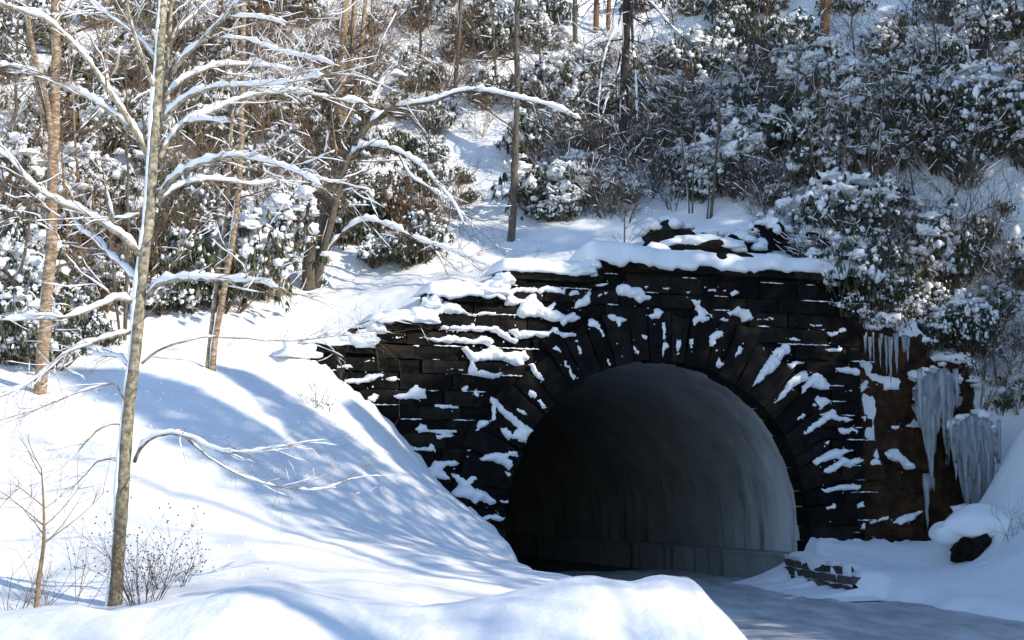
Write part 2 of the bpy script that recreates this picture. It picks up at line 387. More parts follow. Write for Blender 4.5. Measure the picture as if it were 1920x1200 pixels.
# ------------------------------------------------------------------ tunnel portal
RIN, ZS = 4.55, 1.55
ROUT = 5.92
rng = random.Random(7)
portal = empty('tunnel_portal', W(0, 0, 0), 'black stone tunnel portal with stepped wing wall and radial arch stones', 'tunnel portal')
def top_z(s):
    steps = [(-9.75, 580, 660), (None, 697, 622), (None, 806, 572), (None, 942, 532), (None, 1102, 508)]
    return None
STEP = []
for (x0, x1, y) in [(578, 697, 662), (697, 806, 618), (806, 942, 566), (942, 1102, 527), (1102, 1545, 503)]:
    s0, z0 = on_plane(x0, y); s1, z1 = on_plane(x1, y)
    STEP.append([s0, s1, (on_plane((x0 + min(x1, 1150)) / 2, y)[1])])
STEP[-1][1] = 6.45
def wall_top(s):
    for s0, s1, z in STEP:
        if s <= s1: return z
    return STEP[-1][2]
def stone_obj(name, quad, t_front, t_back, material, parent, nx=3, ny=2, bulge=0.05, rnd=rng, jit=0.02):
    # quad: four (s,z) corners, counter-clockwise from low-left
    q = [Vector(c) for c in quad]; v = []; f = []
    for j in range(ny + 1):
        for i in range(nx + 1):
            a, b_ = i / nx, j / ny
            p = q[0] * (1 - a) * (1 - b_) + q[1] * a * (1 - b_) + q[2] * a * b_ + q[3] * (1 - a) * b_
            edge = i in (0, nx) or j in (0, ny)
            p = p + Vector((rnd.uniform(-jit, jit), rnd.uniform(-jit, jit)))
            t = t_front + (rnd.uniform(0.0, 0.03) if edge else -rnd.uniform(0.2, 1.0) * bulge)
            v.append(W(p.x, t, p.y))
    w = nx + 1
    for j in range(ny):
        for i in range(nx):
            a = j * w + i
            if (i + j) % 2: f += [(a, a + 1, a + w + 1), (a, a + w + 1, a + w)]
            else: f += [(a, a + 1, a + w), (a + 1, a + w + 1, a + w)]
    ring = [i for i in range(w)] + [j * w + nx for j in range(1, ny + 1)] + [ny * w + i for i in range(nx - 1, -1, -1)] + [j * w for j in range(ny - 1, 0, -1)]
    n0 = len(v)
    for i in ring:
        g = Vector(v[i]); d = t_back - t_front
        v.append((g.x + N1[0] * d, g.y + N1[1] * d, g.z))
    L = len(ring)
    for k in range(L):
        k2 = (k + 1) % L
        f.append((ring[k2], ring[k], n0 + k, n0 + k2))
    o0 = Vector(v[0])
    pl = Vector(parent.location) if parent else Vector((0, 0, 0))
    o = obj(name, mesh(name, [Vector(p) - o0 for p in v], f, material, smooth=False), parent, loc=o0 - pl)
    return o
def ring_r(z_):  # half chord excluded for a course whose lower edge is z_
    r = RIN + 0.45
    d = z_ - ZS
    if d <= 0: return r
    return math.sqrt(r * r - d * d) if d < r else 0.0
LEDGES = []      # (s0, s1, z, t) upper edges that can carry snow
# ashlar courses
z = 0.2
zmax = STEP[-1][2]
courses = []
while z < zmax - 0.2:
    h = rng.uniform(0.34, 0.47); courses.append((z, min(z + h, zmax))); z += h
for (z0, z1) in courses:
    ex = ring_r(z0)
    spans = []
    if ex > 0: spans = [(-9.72, -ex), (ex, 6.45)]
    else: spans = [(-9.72, 6.45)]
    for a, b_ in spans:
        s = a
        while s < b_ - 0.05:
            L = rng.uniform(0.55, 1.5)
            e = min(s + L, b_)
            if b_ - e < 0.3: e = b_
            tp = wall_top((s + e) / 2)
            zb, zt = z0, min(z1, tp)
            # snow-buried foot of the wing wall is not built
            gx, gy, _ = W((s + e) / 2, -0.1, 0)
            if zt - zb > 0.14 and zt > gz(gx, gy) - 0.15:
                tf = -rng.uniform(0.0, 0.12)
                stone_obj('wall_stone', [(s + .012, zb + .012), (e - .012, zb + .012), (e - .012, zt - .012), (s + .012, zt - .012)], tf, 0.25, M_STONE, portal, 4, 2, 0.07)
                LEDGES.append((s, e, zt, tf))
            s = e
# arch stones
nv = 27
angs = [math.pi * k / nv for k in range(nv + 1)]
angs = [angs[0]] + [a + rng.uniform(-0.018, 0.018) for a in angs[1:-1]] + [angs[-1]]
for k in range(nv):
    a0, a1 = angs[k] + 0.004, angs[k + 1] - 0.004
    ro = ROUT + rng.uniform(-0.28, 0.22); ri = RIN + rng.uniform(-0.03, 0.05)
    c = [(math.cos(a) * r, ZS + math.sin(a) * r) for a, r in ((a1, ri), (a0, ri), (a0, ro), (a1, ro))]
    stone_obj('arch_stone', c, -rng.uniform(0.12, 0.24), 0.5, M_STONE, portal, 2, 5, 0.09)
for sgn in (-1, 1):
    zz = -0.05
    while zz < ZS - 0.05:
        h = 0.4; a, b_ = sorted((sgn * (RIN + rng.uniform(-.02, .04)), sgn * (ROUT + rng.uniform(-.3, .1))))
        stone_obj('jamb_stone', [(a, zz + .01), (b_, zz + .01), (b_, zz + h - .01), (a, zz + h - .01)], -rng.uniform(0.1, 0.18), 0.5, M_STONE, portal, 4, 2, 0.07)
        zz += h
# coping stones on each step
for (s0, s1, zt) in STEP:
    s = s0 - 0.05
    while s < s1 - 0.1:
        e = min(s + rng.uniform(0.8, 1.5), s1 + 0.02)
        if s1 - e < 0.4: e = s1 + 0.02
        stone_obj('coping_stone', [(s + .01, zt + .004), (e - .01, zt + .004), (e - .01, zt + .2), (s + .01, zt + .2)], -0.2 + rng.uniform(-.03, .03), 0.7, M_COPING, portal, 4, 2, 0.05)
        s = e
# mortar core behind the stones
mb = MB(); ds = 0.15; s = -9.7
while s < 6.4:
    sm = s + ds / 2; r = RIN + 0.22
    zb = -0.5
    if abs(sm) < r: zb = ZS + math.sqrt(r * r - sm * sm)
    zt = wall_top(sm) - 0.02
    if zt > zb:
        mb.add([W(s, .10, zb), W(s + ds, .10, zb), W(s + ds, .10, zt), W(s, .10, zt), W(s, .62, zt), W(s + ds, .62, zt), W(s + ds, .62, zb), W(s, .62, zb)],
               [(0, 1, 2, 3), (3, 2, 5, 4), (4, 5, 6, 7), (0, 7, 6, 1)])
    s += ds
mb.add([W(-9.7, .1, -.5), W(-9.7, .62, -.5), W(-9.7, .62, wall_top(-9.7) - .02), W(-9.7, .1, wall_top(-9.7) - .02)], [(0, 1, 2, 3)])
mb.add([W(6.4, .1, -.5), W(6.4, .1, zmax), W(6.4, .62, zmax), W(6.4, .62, -.5)], [(0, 1, 2, 3)])
mb.build('mortar_core', M_STONE, portal, portal.location, smooth=False)
# concrete lining
RL_ = RIN + 0.07
prof = [(RL_, -0.1)] + [(RL_ * math.cos(a), ZS + RL_ * math.sin(a)) for a in np.linspace(0, math.pi, 49)] + [(-RL_, -0.1)]
n = len(prof)
for nm, t0, t1, k, mt, lab in [('lining', .3, 56, 1.0, M_CONC, 'damp grey concrete lining, frosted near the mouth')]:
    ts = list(np.linspace(t0, t1, max(4, int((t1 - t0) / .9)))); v = []; f = []
    for t in ts:
        bend = -0.004 * max(0, t - 14) ** 2
        for (s, z) in prof: v.append(W(s * k + bend, t, z * k))
    for j in range(len(ts) - 1):
        for i in range(n - 1):
            a = j * n + i; f.append((a, a + n, a + n + 1, a + 1))
    if t1 > 50: f.append(tuple((len(ts) - 1) * n + i for i in range(n)))
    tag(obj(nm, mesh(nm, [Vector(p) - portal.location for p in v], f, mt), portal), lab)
def box_st(s0, s1, t0, t1, z0, z1):
    return [W(s0, t0, z0), W(s1, t0, z0), W(s1, t1, z0), W(s0, t1, z0), W(s0, t0, z1), W(s1, t0, z1), W(s1, t1, z1), W(s0, t1, z1)], \
        [(0, 3, 2, 1), (4, 5, 6, 7), (0, 1, 5, 4), (1, 2, 6, 5), (2, 3, 7, 6), (3, 0, 4, 7)]
for a, b_ in ((3.66, RL_ - .02),):
    t0 = -0.25 if a > 0 else 1.5
    mb = MB(); mb.add(*box_st(a, b_, t0, 24, -0.1, 0.72)); mb.add(*box_st(a - .04, b_, t0 - .04, 24, 0.724, 0.80))
    mb.build('walkway', M_KERB, portal, portal.location, smooth=False)

# ------------------------------------------------------------------ rock cliff beside the portal
def rock_t(s, z):
    s = np.asarray(s, float); z = np.asarray(z, float)
    strata = np.floor(z * 1.6 + 0.7 * vn(s * 0.6, z * 0.3, 0, 41)); 
    t = 0.25 * _h(strata.astype(np.int64), np.floor(s * 0.7).astype(np.int64), strata.astype(np.int64) * 0, 9)
    t = t + 0.22 * fbm(s * 0.7, z * 0.7, 0, 43, 4) + 0.05 * fbm(s * 4, z * 4, 0, 44, 3)
    t = t - 0.12 * np.clip(3.2 - z, 0, 3) * np.clip((s - 6.5) / 2, 0, 1)
    return t + 0.02
def LIP(s): return np.interp(s, [6.2, 7, 8, 9, 10, 11.3], [8.0, 7.6, 7.1, 6.7, 6.3, 5.6]) + 0.3 * vn(np.asarray(s) * 1.3, np.asarray(s) * 0, 0, 51)
cl = empty('rock_cliff', W(8.2, 0, 0.5), 'wet brown rock face beside the arch, hung with icicles', 'rock face')
S = np.arange(6.2, 11.3, 0.075); Z = np.arange(-0.2, 8.6, 0.075)
SS, ZZ = np.meshgrid(S, Z)
TT = rock_t(SS, ZZ); top = LIP(SS)
TT = TT + np.clip(ZZ - top, 0, 9) * 1.4 + np.clip(SS - 10.4, 0, 5) * 0.8 + np.clip(6.5 - SS, 0, 1) * 1.0
v = np.stack([P0[0] + E1[0] * SS + N1[0] * TT, P0[1] + E1[1] * SS + N1[1] * TT, ZZ], -1).reshape(-1, 3) - np.array(cl.location)
f = [(j * len(S) + i, j * len(S) + i + 1, (j + 1) * len(S) + i + 1, (j + 1) * len(S) + i) for j in range(len(Z) - 1) for i in range(len(S) - 1)]
obj('rock', mesh('rock', v, f, M_ROCK, smooth=False), cl)

# ------------------------------------------------------------------ snow clinging to the masonry
def base_t(s, z):
    if s > 6.4: return float(rock_t(s, z)) - 0.02
    r = math.hypot(s, max(z - ZS, 0))
    return -0.20 if r < ROUT else -0.09
CRUMB_SEEDS = []
def snow_patch(poly_px, parent, thick=0.12, name='snow_patch'):
    P = [on_plane(px, py, -0.12) for px, py in poly_px]
    # densify and roughen the outline
    pts = []
    for i in range(len(P)):
        a = Vector(P[i]); b_ = Vector(P[(i + 1) % len(P)]); L = (b_ - a).length
        k = max(1, int(L / 0.07))
        for q in range(k):
            p = a.lerp(b_, q / k)
            e = 0.034
            nn = mnoise.noise_vector(Vector((p.x * 7, p.y * 7, 2.0)))
            n2 = mnoise.noise_vector(Vector((p.x * 17, p.y * 17, 5.0)))
            pts.append(Vector((p.x + nn.x * e * 1.3 + n2.x * e * .7, p.y + nn.y * e * 1.3 + n2.y * e * .7)))
    n = len(pts)
    if n < 4: return
    xs = [p.x for p in pts]; ys = [p.y for p in pts]
    def inside(x, y):
        c = False; j = n - 1
        for i in range(n):
            if (ys[i] > y) != (ys[j] > y) and x < (xs[j] - xs[i]) * (y - ys[i]) / (ys[j] - ys[i] + 1e-12) + xs[i]: c = not c
            j = i
        return c
    A = np.array([[p.x, p.y] for p in pts])
    extra = []
    g = 0.055
    x = min(xs)
    while x < max(xs):
        y = min(ys)
        while y < max(ys):
            xx = x + 0.02 * math.sin(y * 91); yy = y + 0.02 * math.sin(x * 77)
            if inside(xx, yy):
                d = np.min(np.hypot(A[:, 0] - xx, A[:, 1] - yy))
                if d > 0.024: extra.append((Vector((xx, yy)), d))
            y += g
        x += g
    allp = pts + [e[0] for e in extra]
    edges = [(i, (i + 1) % n) for i in range(n)]
    vo, eo, fo, ov, oe, of = delaunay_2d_cdt(allp, edges, [list(range(n))], 1, 1e-5)
    dist = {}
    v = []
    for i, p in enumerate(vo):
        d = np.min(np.hypot(A[:, 0] - p.x, A[:, 1] - p.y))
        bt = base_t(p.x, p.y)
        if d < 1e-4: t = bt + 0.05
        else:
            hgt = min(1.0, d / 0.13) ** 0.5 * thick
            t = bt - hgt * (0.8 + 0.6 * mnoise.noise(Vector((p.x * 6, p.y * 6, 1))) + .45 * mnoise.noise(Vector((p.x * 15, p.y * 15, 3)))) - 0.005
        # sagging: snow is fuller towards its lower edge
        v.append(Vector(W(p.x, t, p.y - 0.01)) - parent.location)
    obj(name, mesh(name, v, [tuple(q) for q in fo], M_CLUMP), parent)
    CRUMB_SEEDS.extend((p.x, p.y, parent) for p in pts[::3])
def C5(l): return [(560 + x * .4583, 450 + y * .4583) for x, y in l]
def C6(l): return [(960 + x * .3125, 450 + y * .3125) for x, y in l]
def C7(l): return [(1320 + x * .5, 600 + y * .5) for x, y in l]
PT5 = [
 [(575,350),(690,348),(712,336),(728,349),(815,351),(845,374),(905,408),(890,424),(835,398),(805,375),(700,370),(575,362)],
 [(495,394),(580,399),(620,386),(720,404),(760,389),(800,404),(790,436),(765,425),(720,421),(600,419),(495,405)],
 [(860,364),(900,353),(908,374),(1035,370),(1050,386),(930,400),(900,396)],
 [(665,440),(690,430),(720,460),(800,428),(840,455),(930,448),(948,480),(920,502),(895,517),(840,492),(745,492),(724,500),(737,530),(852,545),(800,567),(740,557),(693,541),(706,490),(680,455)],
 [(950,503),(975,538),(1002,570),(990,580),(953,542)],
 [(185,568),(260,563),(290,549),(350,546),(346,561),(300,574),(250,587),(185,581)],
 [(355,564),(400,554),(428,567),(400,577),(358,576)],
 [(372,624),(400,630),(445,628),(460,604),(480,586),(492,600),(521,603),(524,651),(450,650),(400,650)],
 [(668,605),(690,590),(694,611),(675,632)], [(702,631),(730,605),(757,633),(730,642)],
 [(560,673),(620,671),(669,683),(640,692),(560,683)],
 [(788,638),(810,653),(832,678),(880,718),(922,750),(960,778),(942,790),(926,832),(888,824),(843,807),(815,770),(840,765),(870,790),(890,770),(850,735),(815,700),(806,690),(800,742),(778,748),(740,772),(715,802),(688,783),(718,765),(744,739),(783,734),(788,700)],
 [(880,688),(900,686),(942,715),(930,724),(888,702)], [(924,598),(945,603),(987,645),(1010,686),(990,692),(958,657),(930,630)],
 [(480,770),(500,749),(526,755),(532,774),(656,775),(652,786),(530,787),(500,788)], [(562,800),(635,789),(633,806),(570,813)],
 [(370,837),(538,848),(546,833),(564,858),(540,864),(470,855),(370,845)],
 [(732,888),(800,868),(870,860),(904,875),(890,892),(852,888),(884,926),(860,942),(820,917),(790,907),(745,904)],
 [(835,940),(856,944),(870,962),(850,964)],
 [(534,930),(560,903),(600,903),(640,894),(664,910),(640,927),(602,922),(592,932),(622,982),(590,977),(560,972),(538,980)],
 [(613,956),(656,956),(682,985),(702,964),(737,970),(702,997),(722,1020),(762,1024),(808,1076),(780,1084),(740,1062),(720,1080),(700,1057),(640,1047),(623,1030),(653,1000),(638,970)],
 [(810,1064),(856,1064),(856,1075),(815,1074)], [(703,1130),(750,1134),(800,1119),(847,1135),(830,1147),(770,1143),(720,1150)],
 [(285,640),(310,626),(342,635),(310,662),(285,656)],
 [(843,240),(870,198),(970,193),(978,211),(872,217),(900,233),(932,245),(880,272),(848,263)],
 [(580,520),(670,527),(680,536),(600,530)], [(363,390),(430,390),(432,400),(368,404)], [(153,510),(210,506),(227,520),(158,524)],
 [(113,509),(142,509),(136,524)], [(258,492),(310,486),(317,496),(263,502)], [(300,714),(356,716),(357,724),(300,723)], [(640,853),(712,857),(700,865)],
 [(540,290),(600,250),(645,255),(700,295),(735,305),(745,290),(810,295),(815,308),(760,305),(720,318),(680,300),(600,298),(560,305)],
 [(470,640),(470,640),(500,645),(495,655)], [(525,720),(545,722),(540,728)], [(620,765),(640,752),(642,760)], [(470,432),(495,431),(492,438)], [(600,612),(610,600),(612,615)],
]
PT6 = [
 [(0,283),(160,280),(157,302),(60,304),(0,310)], [(148,312),(170,284),(215,270),(322,290),(317,317),(260,322),(200,307),(168,322)],
 [(323,346),(360,298),(405,300),(410,326),(360,332)], [(376,403),(408,350),(440,333),(478,293),(474,340),(472,387),(430,392),(400,407)],
 [(28,442),(58,370),(113,318),(142,323),(167,368),(215,407),(260,370),(264,390),(240,420),(270,413),(320,452),(370,428),(410,465),(380,487),(340,492),(310,517),(288,483),(230,487),(190,462),(120,457),(70,467)],
 [(448,506),(480,468),(522,498),(530,540),(547,580),(530,592),(508,552),(488,527)],
 [(563,460),(590,435),(627,453),(682,468),(682,487),(649,492),(650,522),(630,527),(618,492),(588,482)],
 [(638,265),(690,256),(737,278),(777,278),(802,318),(847,350),(825,364),(792,364),(765,380),(718,347),(638,320),(630,290)],
 [(768,270),(847,263),(832,292),(800,287)], [(888,274),(962,284),(935,299),(898,292)], [(510,262),(587,256),(560,274),(513,275)],
 [(818,456),(848,440),(858,410),(887,408),(902,445),(880,467),(833,470)],
 [(1078,353),(1137,358),(1134,388),(1163,408),(1212,470),(1165,482),(1135,502),(1107,492),(1080,532),(1083,480),(1108,430),(1108,390)],
 [(1293,425),(1340,413),(1360,396),(1402,408),(1437,430),(1447,477),(1388,487),(1368,462),(1308,447)],
 [(1438,459),(1520,468),(1560,453),(1602,465),(1560,487),(1480,482)], [(1243,480),(1270,455),(1302,470),(1302,490),(1258,492)],
 [(1173,575),(1213,543),(1267,548),(1262,577),(1222,597),(1202,640),(1178,632)], [(1370,610),(1387,620),(1372,682),(1325,707),(1318,690),(1343,635)],
 [(1433,882),(1468,800),(1528,708),(1588,648),(1640,616),(1670,628),(1670,682),(1642,692),(1602,742),(1542,802),(1480,853)],
 [(1563,987),(1598,920),(1648,848),(1700,808),(1760,783),(1792,816),(1840,788),(1902,848),(1917,897),(1850,892),(1802,874),(1733,922),(1738,888),(1776,844),(1730,848),(1682,884),(1622,942)],
 [(1653,740),(1720,723),(1757,740),(1702,753),(1670,782)], [(1308,311),(1340,298),(1372,310),(1330,330)],
 [(228,650),(250,626),(282,658),(312,718),(343,758),(388,836),(360,845),(328,792),(288,702)], [(363,600),(381,593),(418,680),(400,692),(383,652)],
 [(98,740),(121,733),(162,788),(193,840),(175,850),(128,792)], [(78,880),(110,893),(162,948),(203,1005),(180,1014),(148,982),(138,952),(93,927)],
 [(18,1004),(60,1018),(101,1052),(70,1058),(23,1027)], [(893,490),(913,486),(917,590),(898,597)], [(903,615),(926,613),(942,640),(911,672),(900,702)],
 [(983,545),(1001,543),(996,572)], [(983,600),(1007,593),(1002,640),(990,702),(978,690)], [(1063,590),(1086,593),(1077,667),(1060,662)],
 [(773,515),(796,518),(785,542)], [(773,565),(806,568),(808,597),(783,592)], [(728,630),(757,670),(751,687),(723,652)], [(553,695),(592,740),(587,762),(558,727)],
 [(643,620),(667,650),(661,662)], [(1208,735),(1235,698),(1243,732),(1267,733),(1240,770),(1213,762)], [(1198,655),(1242,648),(1225,673)],
 [(1643,585),(1700,576),(1752,600),(1700,612)], [(1680,494),(1730,488),(1728,503),(1685,505)], [(1783,499),(1872,498),(1862,522),(1798,514)],
 [(28,560),(58,538),(160,543),(232,543),(255,518),(292,543),(367,558),(378,580),(340,588),(260,578),(220,593),(130,578),(60,588),(18,582)],
 [(430,745),(446,740),(444,757)], [(445,720),(458,717),(456,730)], [(1170,295),(1235,292),(1230,306),(1180,304)], [(1245,298),(1290,298),(1288,309)], [(1395,345),(1420,345),(1418,356)],
 [(1010,352),(1028,356),(1020,368)], [(1050,305),(1080,300),(1070,315)], [(1555,575),(1568,572),(1565,585)], [(1800,640),(1835,620),(1832,650),(1810,655)],
 [(1455,655),(1535,658),(1530,667),(1460,664)], [(1425,715),(1445,710),(1438,727)], [(895,355),(915,352),(910,364)], [(780,408),(800,405),(795,418)], [(515,320),(580,308),(575,325),(530,330)],
 [(480,258),(500,256),(498,275)], [(960,560),(968,556),(966,575)], [(510,745),(525,742),(522,768)], [(295,855),(308,850),(306,868)],
]
PT7 = [
 [(353,432),(393,390),(448,359),(485,332),(507,359),(567,370),(540,380),(482,373),(432,398),(382,428)], [(400,320),(430,283),(472,293),(480,305),(440,333)],
 [(508,404),(560,400),(590,415),(575,432),(513,427)], [(326,380),(365,348),(372,360),(340,384)],
 [(403,525),(430,508),(470,488),(510,478),(562,490),(522,507),(510,522),(482,518),(440,533),(420,547)],
 [(428,573),(468,543),(508,528),(515,508),(545,523),(597,513),(602,525),(562,547),(550,557),(512,548),(470,573)],
 [(438,632),(490,623),(520,613),(597,617),(580,634),(520,637),(450,644)], [(450,695),(490,688),(492,710),(453,712)], [(576,690),(610,673),(617,702),(580,707)],
 [(498,180),(570,173),(622,205),(560,203),(510,190)], [(583,250),(640,218),(652,245),(620,267),(588,264)], [(633,168),(690,203),(702,242),(643,207)],
 [(688,200),(745,218),(748,256),(700,262)], [(688,490),(740,478),(772,520),(803,550),(780,563),(738,533),(693,517)], [(633,525),(670,478),(677,500),(662,542),(628,547)],
 [(713,756),(760,728),(822,708),(817,732),(770,757),(740,770)], [(638,756),(700,733),(692,752),(643,764)], [(720,395),(758,390),(755,405),(728,408)],
 [(450,108),(520,105),(515,118),(470,120)], [(465,45),(530,25),(545,38),(480,62)], [(505,95),(525,100),(515,118)], [(448,455),(468,448),(462,463)], [(455,750),(490,745),(486,758)],
 [(580,760),(620,755),(615,790),(585,788)], [(545,265),(560,255),(558,270)], [(320,160),(375,155),(350,168),(325,188)],
]
def area(l): return abs(sum(l[i][0] * l[(i + 1) % len(l)][1] - l[(i + 1) % len(l)][0] * l[i][1] for i in range(len(l)))) / 2
for fn, L in ((C5, PT5), (C6, PT6), (C7, PT7)):
    for q in L:
        pp = fn(q); cx = sum(p[0] for p in pp) / len(pp); cy = sum(p[1] for p in pp) / len(pp)
        s_, z_ = on_plane(cx, cy)
        a = area(pp)
        if a < 6: continue
        snow_patch(pp, cl if s_ > 6.45 else portal, 0.06 if a < 120 else 0.11 if a < 700 else 0.17)
# thin snow left on course edges
mb = MB(); r2 = random.Random(99); cnt = 0
for (s0, s1, z, t) in LEDGES:
    if math.hypot((s0 + s1) / 2, max(0, z - ZS)) < ROUT + 0.2: continue
    if z > wall_top((s0 + s1) / 2) - 0.1 or r2.random() > 0.72: continue
    a = r2.uniform(s0 - .1, s1 - .2); L = r2.uniform(0.15, 1.1)
    k = max(3, int(L / 0.06)); pts = []; rad = []
    for i in range(k + 1):
        u = i / k
        pts.append(W(a + L * u, t - 0.035, z + 0.0 + r2.uniform(-.008, .008))); rad.append(0.003 + 0.021 * math.sin(math.pi * u) ** .5 * max(0, r2.uniform(-.1, 1.2)))
    mb.tube(pts, rad, 5); cnt += 1
o = mb.build('snow_dusting', M_CLUMP, portal, portal.location); tag(o, kind='stuff')

for par in (portal, cl):
    mb = MB(); r4 = random.Random(44)
    for (s_, z_, p_) in CRUMB_SEEDS:
        if p_ is not par or r4.random() < .45: continue
        a_, b2 = s_ + r4.gauss(0, .07), z_ + r4.gauss(-.02, .07); q_ = r4.uniform(.007, .03)
        if math.hypot(a_, max(0, b2 - ZS)) < RIN + .03 and a_ < 6: continue
        c_ = Vector(W(a_, base_t(a_, b2) + .01, b2)); mb.add([c_ + Vector(k) * q_ * r4.uniform(.6, 1.3) for k in ((1, 0, 0), (-1, 0, 0), (0, 1, 0), (0, -1, 0), (0, 0, 1), (0, 0, -1))], [(0, 2, 4), (2, 1, 4), (1, 3, 4), (3, 0, 4), (2, 0, 5), (1, 2, 5), (3, 1, 5), (0, 3, 5)])
    tag(mb.build('snow_crumbs', M_CLUMP, par, par.location), kind='stuff')
# thick snow pillows lying on the coping steps
def pillow(s0, s1, zb0, zb1, h, seed, t0=-0.34, t1=1.5, hang=0.1, parent=portal):
    n = max(8, int((s1 - s0) / 0.09)); prof = 18; v = []; f = []
    for i in range(n + 1):
        u = i / n; s = s0 + (s1 - s0) * u
        e = min(1, min(u, 1 - u) * (s1 - s0) / 0.28); e = math.sqrt(max(0, 1 - (1 - e) ** 2))
        zb = zb0 + (zb1 - zb0) * u
        hh = h * (0.35 + 0.65 * e) * (1 + 0.14 * float(vn(s * 1.1, 0, seed)) + 0.1 * float(vn(s * 3.1, 5, seed)))
        tf = t0 * (0.6 + 0.4 * e) + 0.06 * float(vn(s * 1.7, 9, seed)); hg = hang * (0.6 + 0.8 * float(vn(s * 2.3, 3, seed)) + 0.5 * float(vn(s * 7, 3, seed)))
        for k in range(prof + 1):
            q = k / prof
            if q < 0.12: a = q / .12; t = tf + 0.16 * (1 - a); z = zb - hg * a - 0.0
            elif q < 0.6:
                a = (q - .12) / .48 * math.pi / 2; t = tf + 0.42 * (1 - math.cos(a)) ** 1.0; z = zb - hg + (hh + hg) * math.sin(a) ** 0.75
            else:
                a = (q - .6) / .4; t = tf + 0.42 + (t1 - tf - 0.42) * a; z = zb + hh * (1 - 0.75 * a ** 2)
            sj = s + 0.0
            v.append(Vector(W(sj, t + 0.012 * float(vn(s * 9, k * 1.3, seed + 2)), z + 0.012 * float(vn(s * 8, k * 1.1, seed)))) - parent.location)
    w = prof + 1
    for i in range(n):
        for k in range(prof):
            a = i * w + k; f.append((a, a + w, a + w + 1, a + 1))
    f.append(tuple(range(w))); f.append(tuple(n * w + k for k in range(w - 1, -1, -1)))
    obj('snow_cap', mesh('snow_cap', v, f, M_CLUMP), parent)
caps = [(0, 0.17, 0.05), (1, 0.22, 0.10), (2, 0.34, 0.14), (3, 0.36, 0.06), (4, 0.48, 0.14)]
for i, h, hang in caps:
    s0, s1, zt = STEP[i]
    pillow(s0 - (0.12 if i else 0.25), s1 + (0.02 if i < 4 else 0.1), zt + 0.2, zt + 0.2 - (0.0 if i < 4 else 0.0), h, 60 + i, hang=hang)

r6 = random.Random(61)
def lump(c, rx, ry, rz, k):
    import bmesh
    bm = bmesh.new(); bmesh.ops.create_icosphere(bm, subdivisions=4, radius=1)
    for v_ in bm.verts:
        q = 1 + .35 * mnoise.noise(v_.co * 1.7 + Vector((k, 0, 0))) + .15 * mnoise.noise(v_.co * 4 + Vector((k, 2, 0)))
        v_.co = Vector((v_.co.x * rx * q, v_.co.y * ry * q, v_.co.z * rz * q * (1 if v_.co.z > 0 else .5)))
    me = bpy.data.meshes.new('snow_lump'); bm.to_mesh(me); bm.free(); me.materials.append(M_CLUMP); me.polygons.foreach_set('use_smooth', [True] * len(me.polygons))
    obj('snow_lump', me, portal, Vector(c) - portal.location)
for i in range(4):
    s1, zt = STEP[i][1], STEP[i][2]; dz = STEP[i + 1][2] - zt
    lump(W(s1 - .25, .0, zt + .3), .5, .42, .3, i * 3.0); lump(W(s1 + .05, -.02, zt + .25 + dz * .55), .3, .3, .25, i * 5.0 + 1)
    lump(W(s1 - .8, .1, zt + .34), .5, .4, .2, i * 7.0 + 2)
lump(W(-10.0, .1, STEP[0][2] - .05), .55, .5, .35, 40.0)
# ------------------------------------------------------------------ low stone guard wall beyond the walkway
gw = empty('guard_wall', (7.9, 37, 0), 'low grey stone guard wall half buried in snow beside the tunnel mouth', 'guard wall')
def gw_x(y): return float(np.interp(y, *RR)) - 0.12
r3 = random.Random(5)
for c in range(3):
    z0 = 0.06 + c * 0.215; y = 39.95 - r3.uniform(0, .3)
    while y > 34.6:
        y2 = max(34.3, y - r3.uniform(0.9, 2.0))
        topz = 0.84 - 0.06 * (40 - y)
        if z0 + .12 < topz:
            v = []; f = []; nx = 4
            for j in (0, 1):
                for i in range(nx + 1):
                    yy = y + (y2 - y) * (0.02 + 0.96 * i / nx)
                    v.append(Vector((gw_x(yy) - r3.uniform(.0, .07), yy, z0 + 0.015 + j * 0.18 + r3.uniform(-.02, .02))) - gw.location)
            for j in (0, 1):
                for i in range(nx + 1): v.append(v[j * (nx + 1) + i] + Vector((0.3, 0, 0)))
            m_ = nx + 1
            for i in range(nx):
                f += [(i, i + 1, m_ + i + 1, m_ + i)[::-1], (m_ + i, m_ + i + 1, 3 * m_ + i + 1, 3 * m_ + i)[::-1]]
            f += [(0, m_, 3 * m_, 2 * m_)[::-1], (nx, 2 * m_ + nx, 3 * m_ + nx, m_ + nx)[::-1]]
            obj('guard_stone', mesh('guard_stone', v, f, M_GUARD, smooth=False), gw)
        y = y2
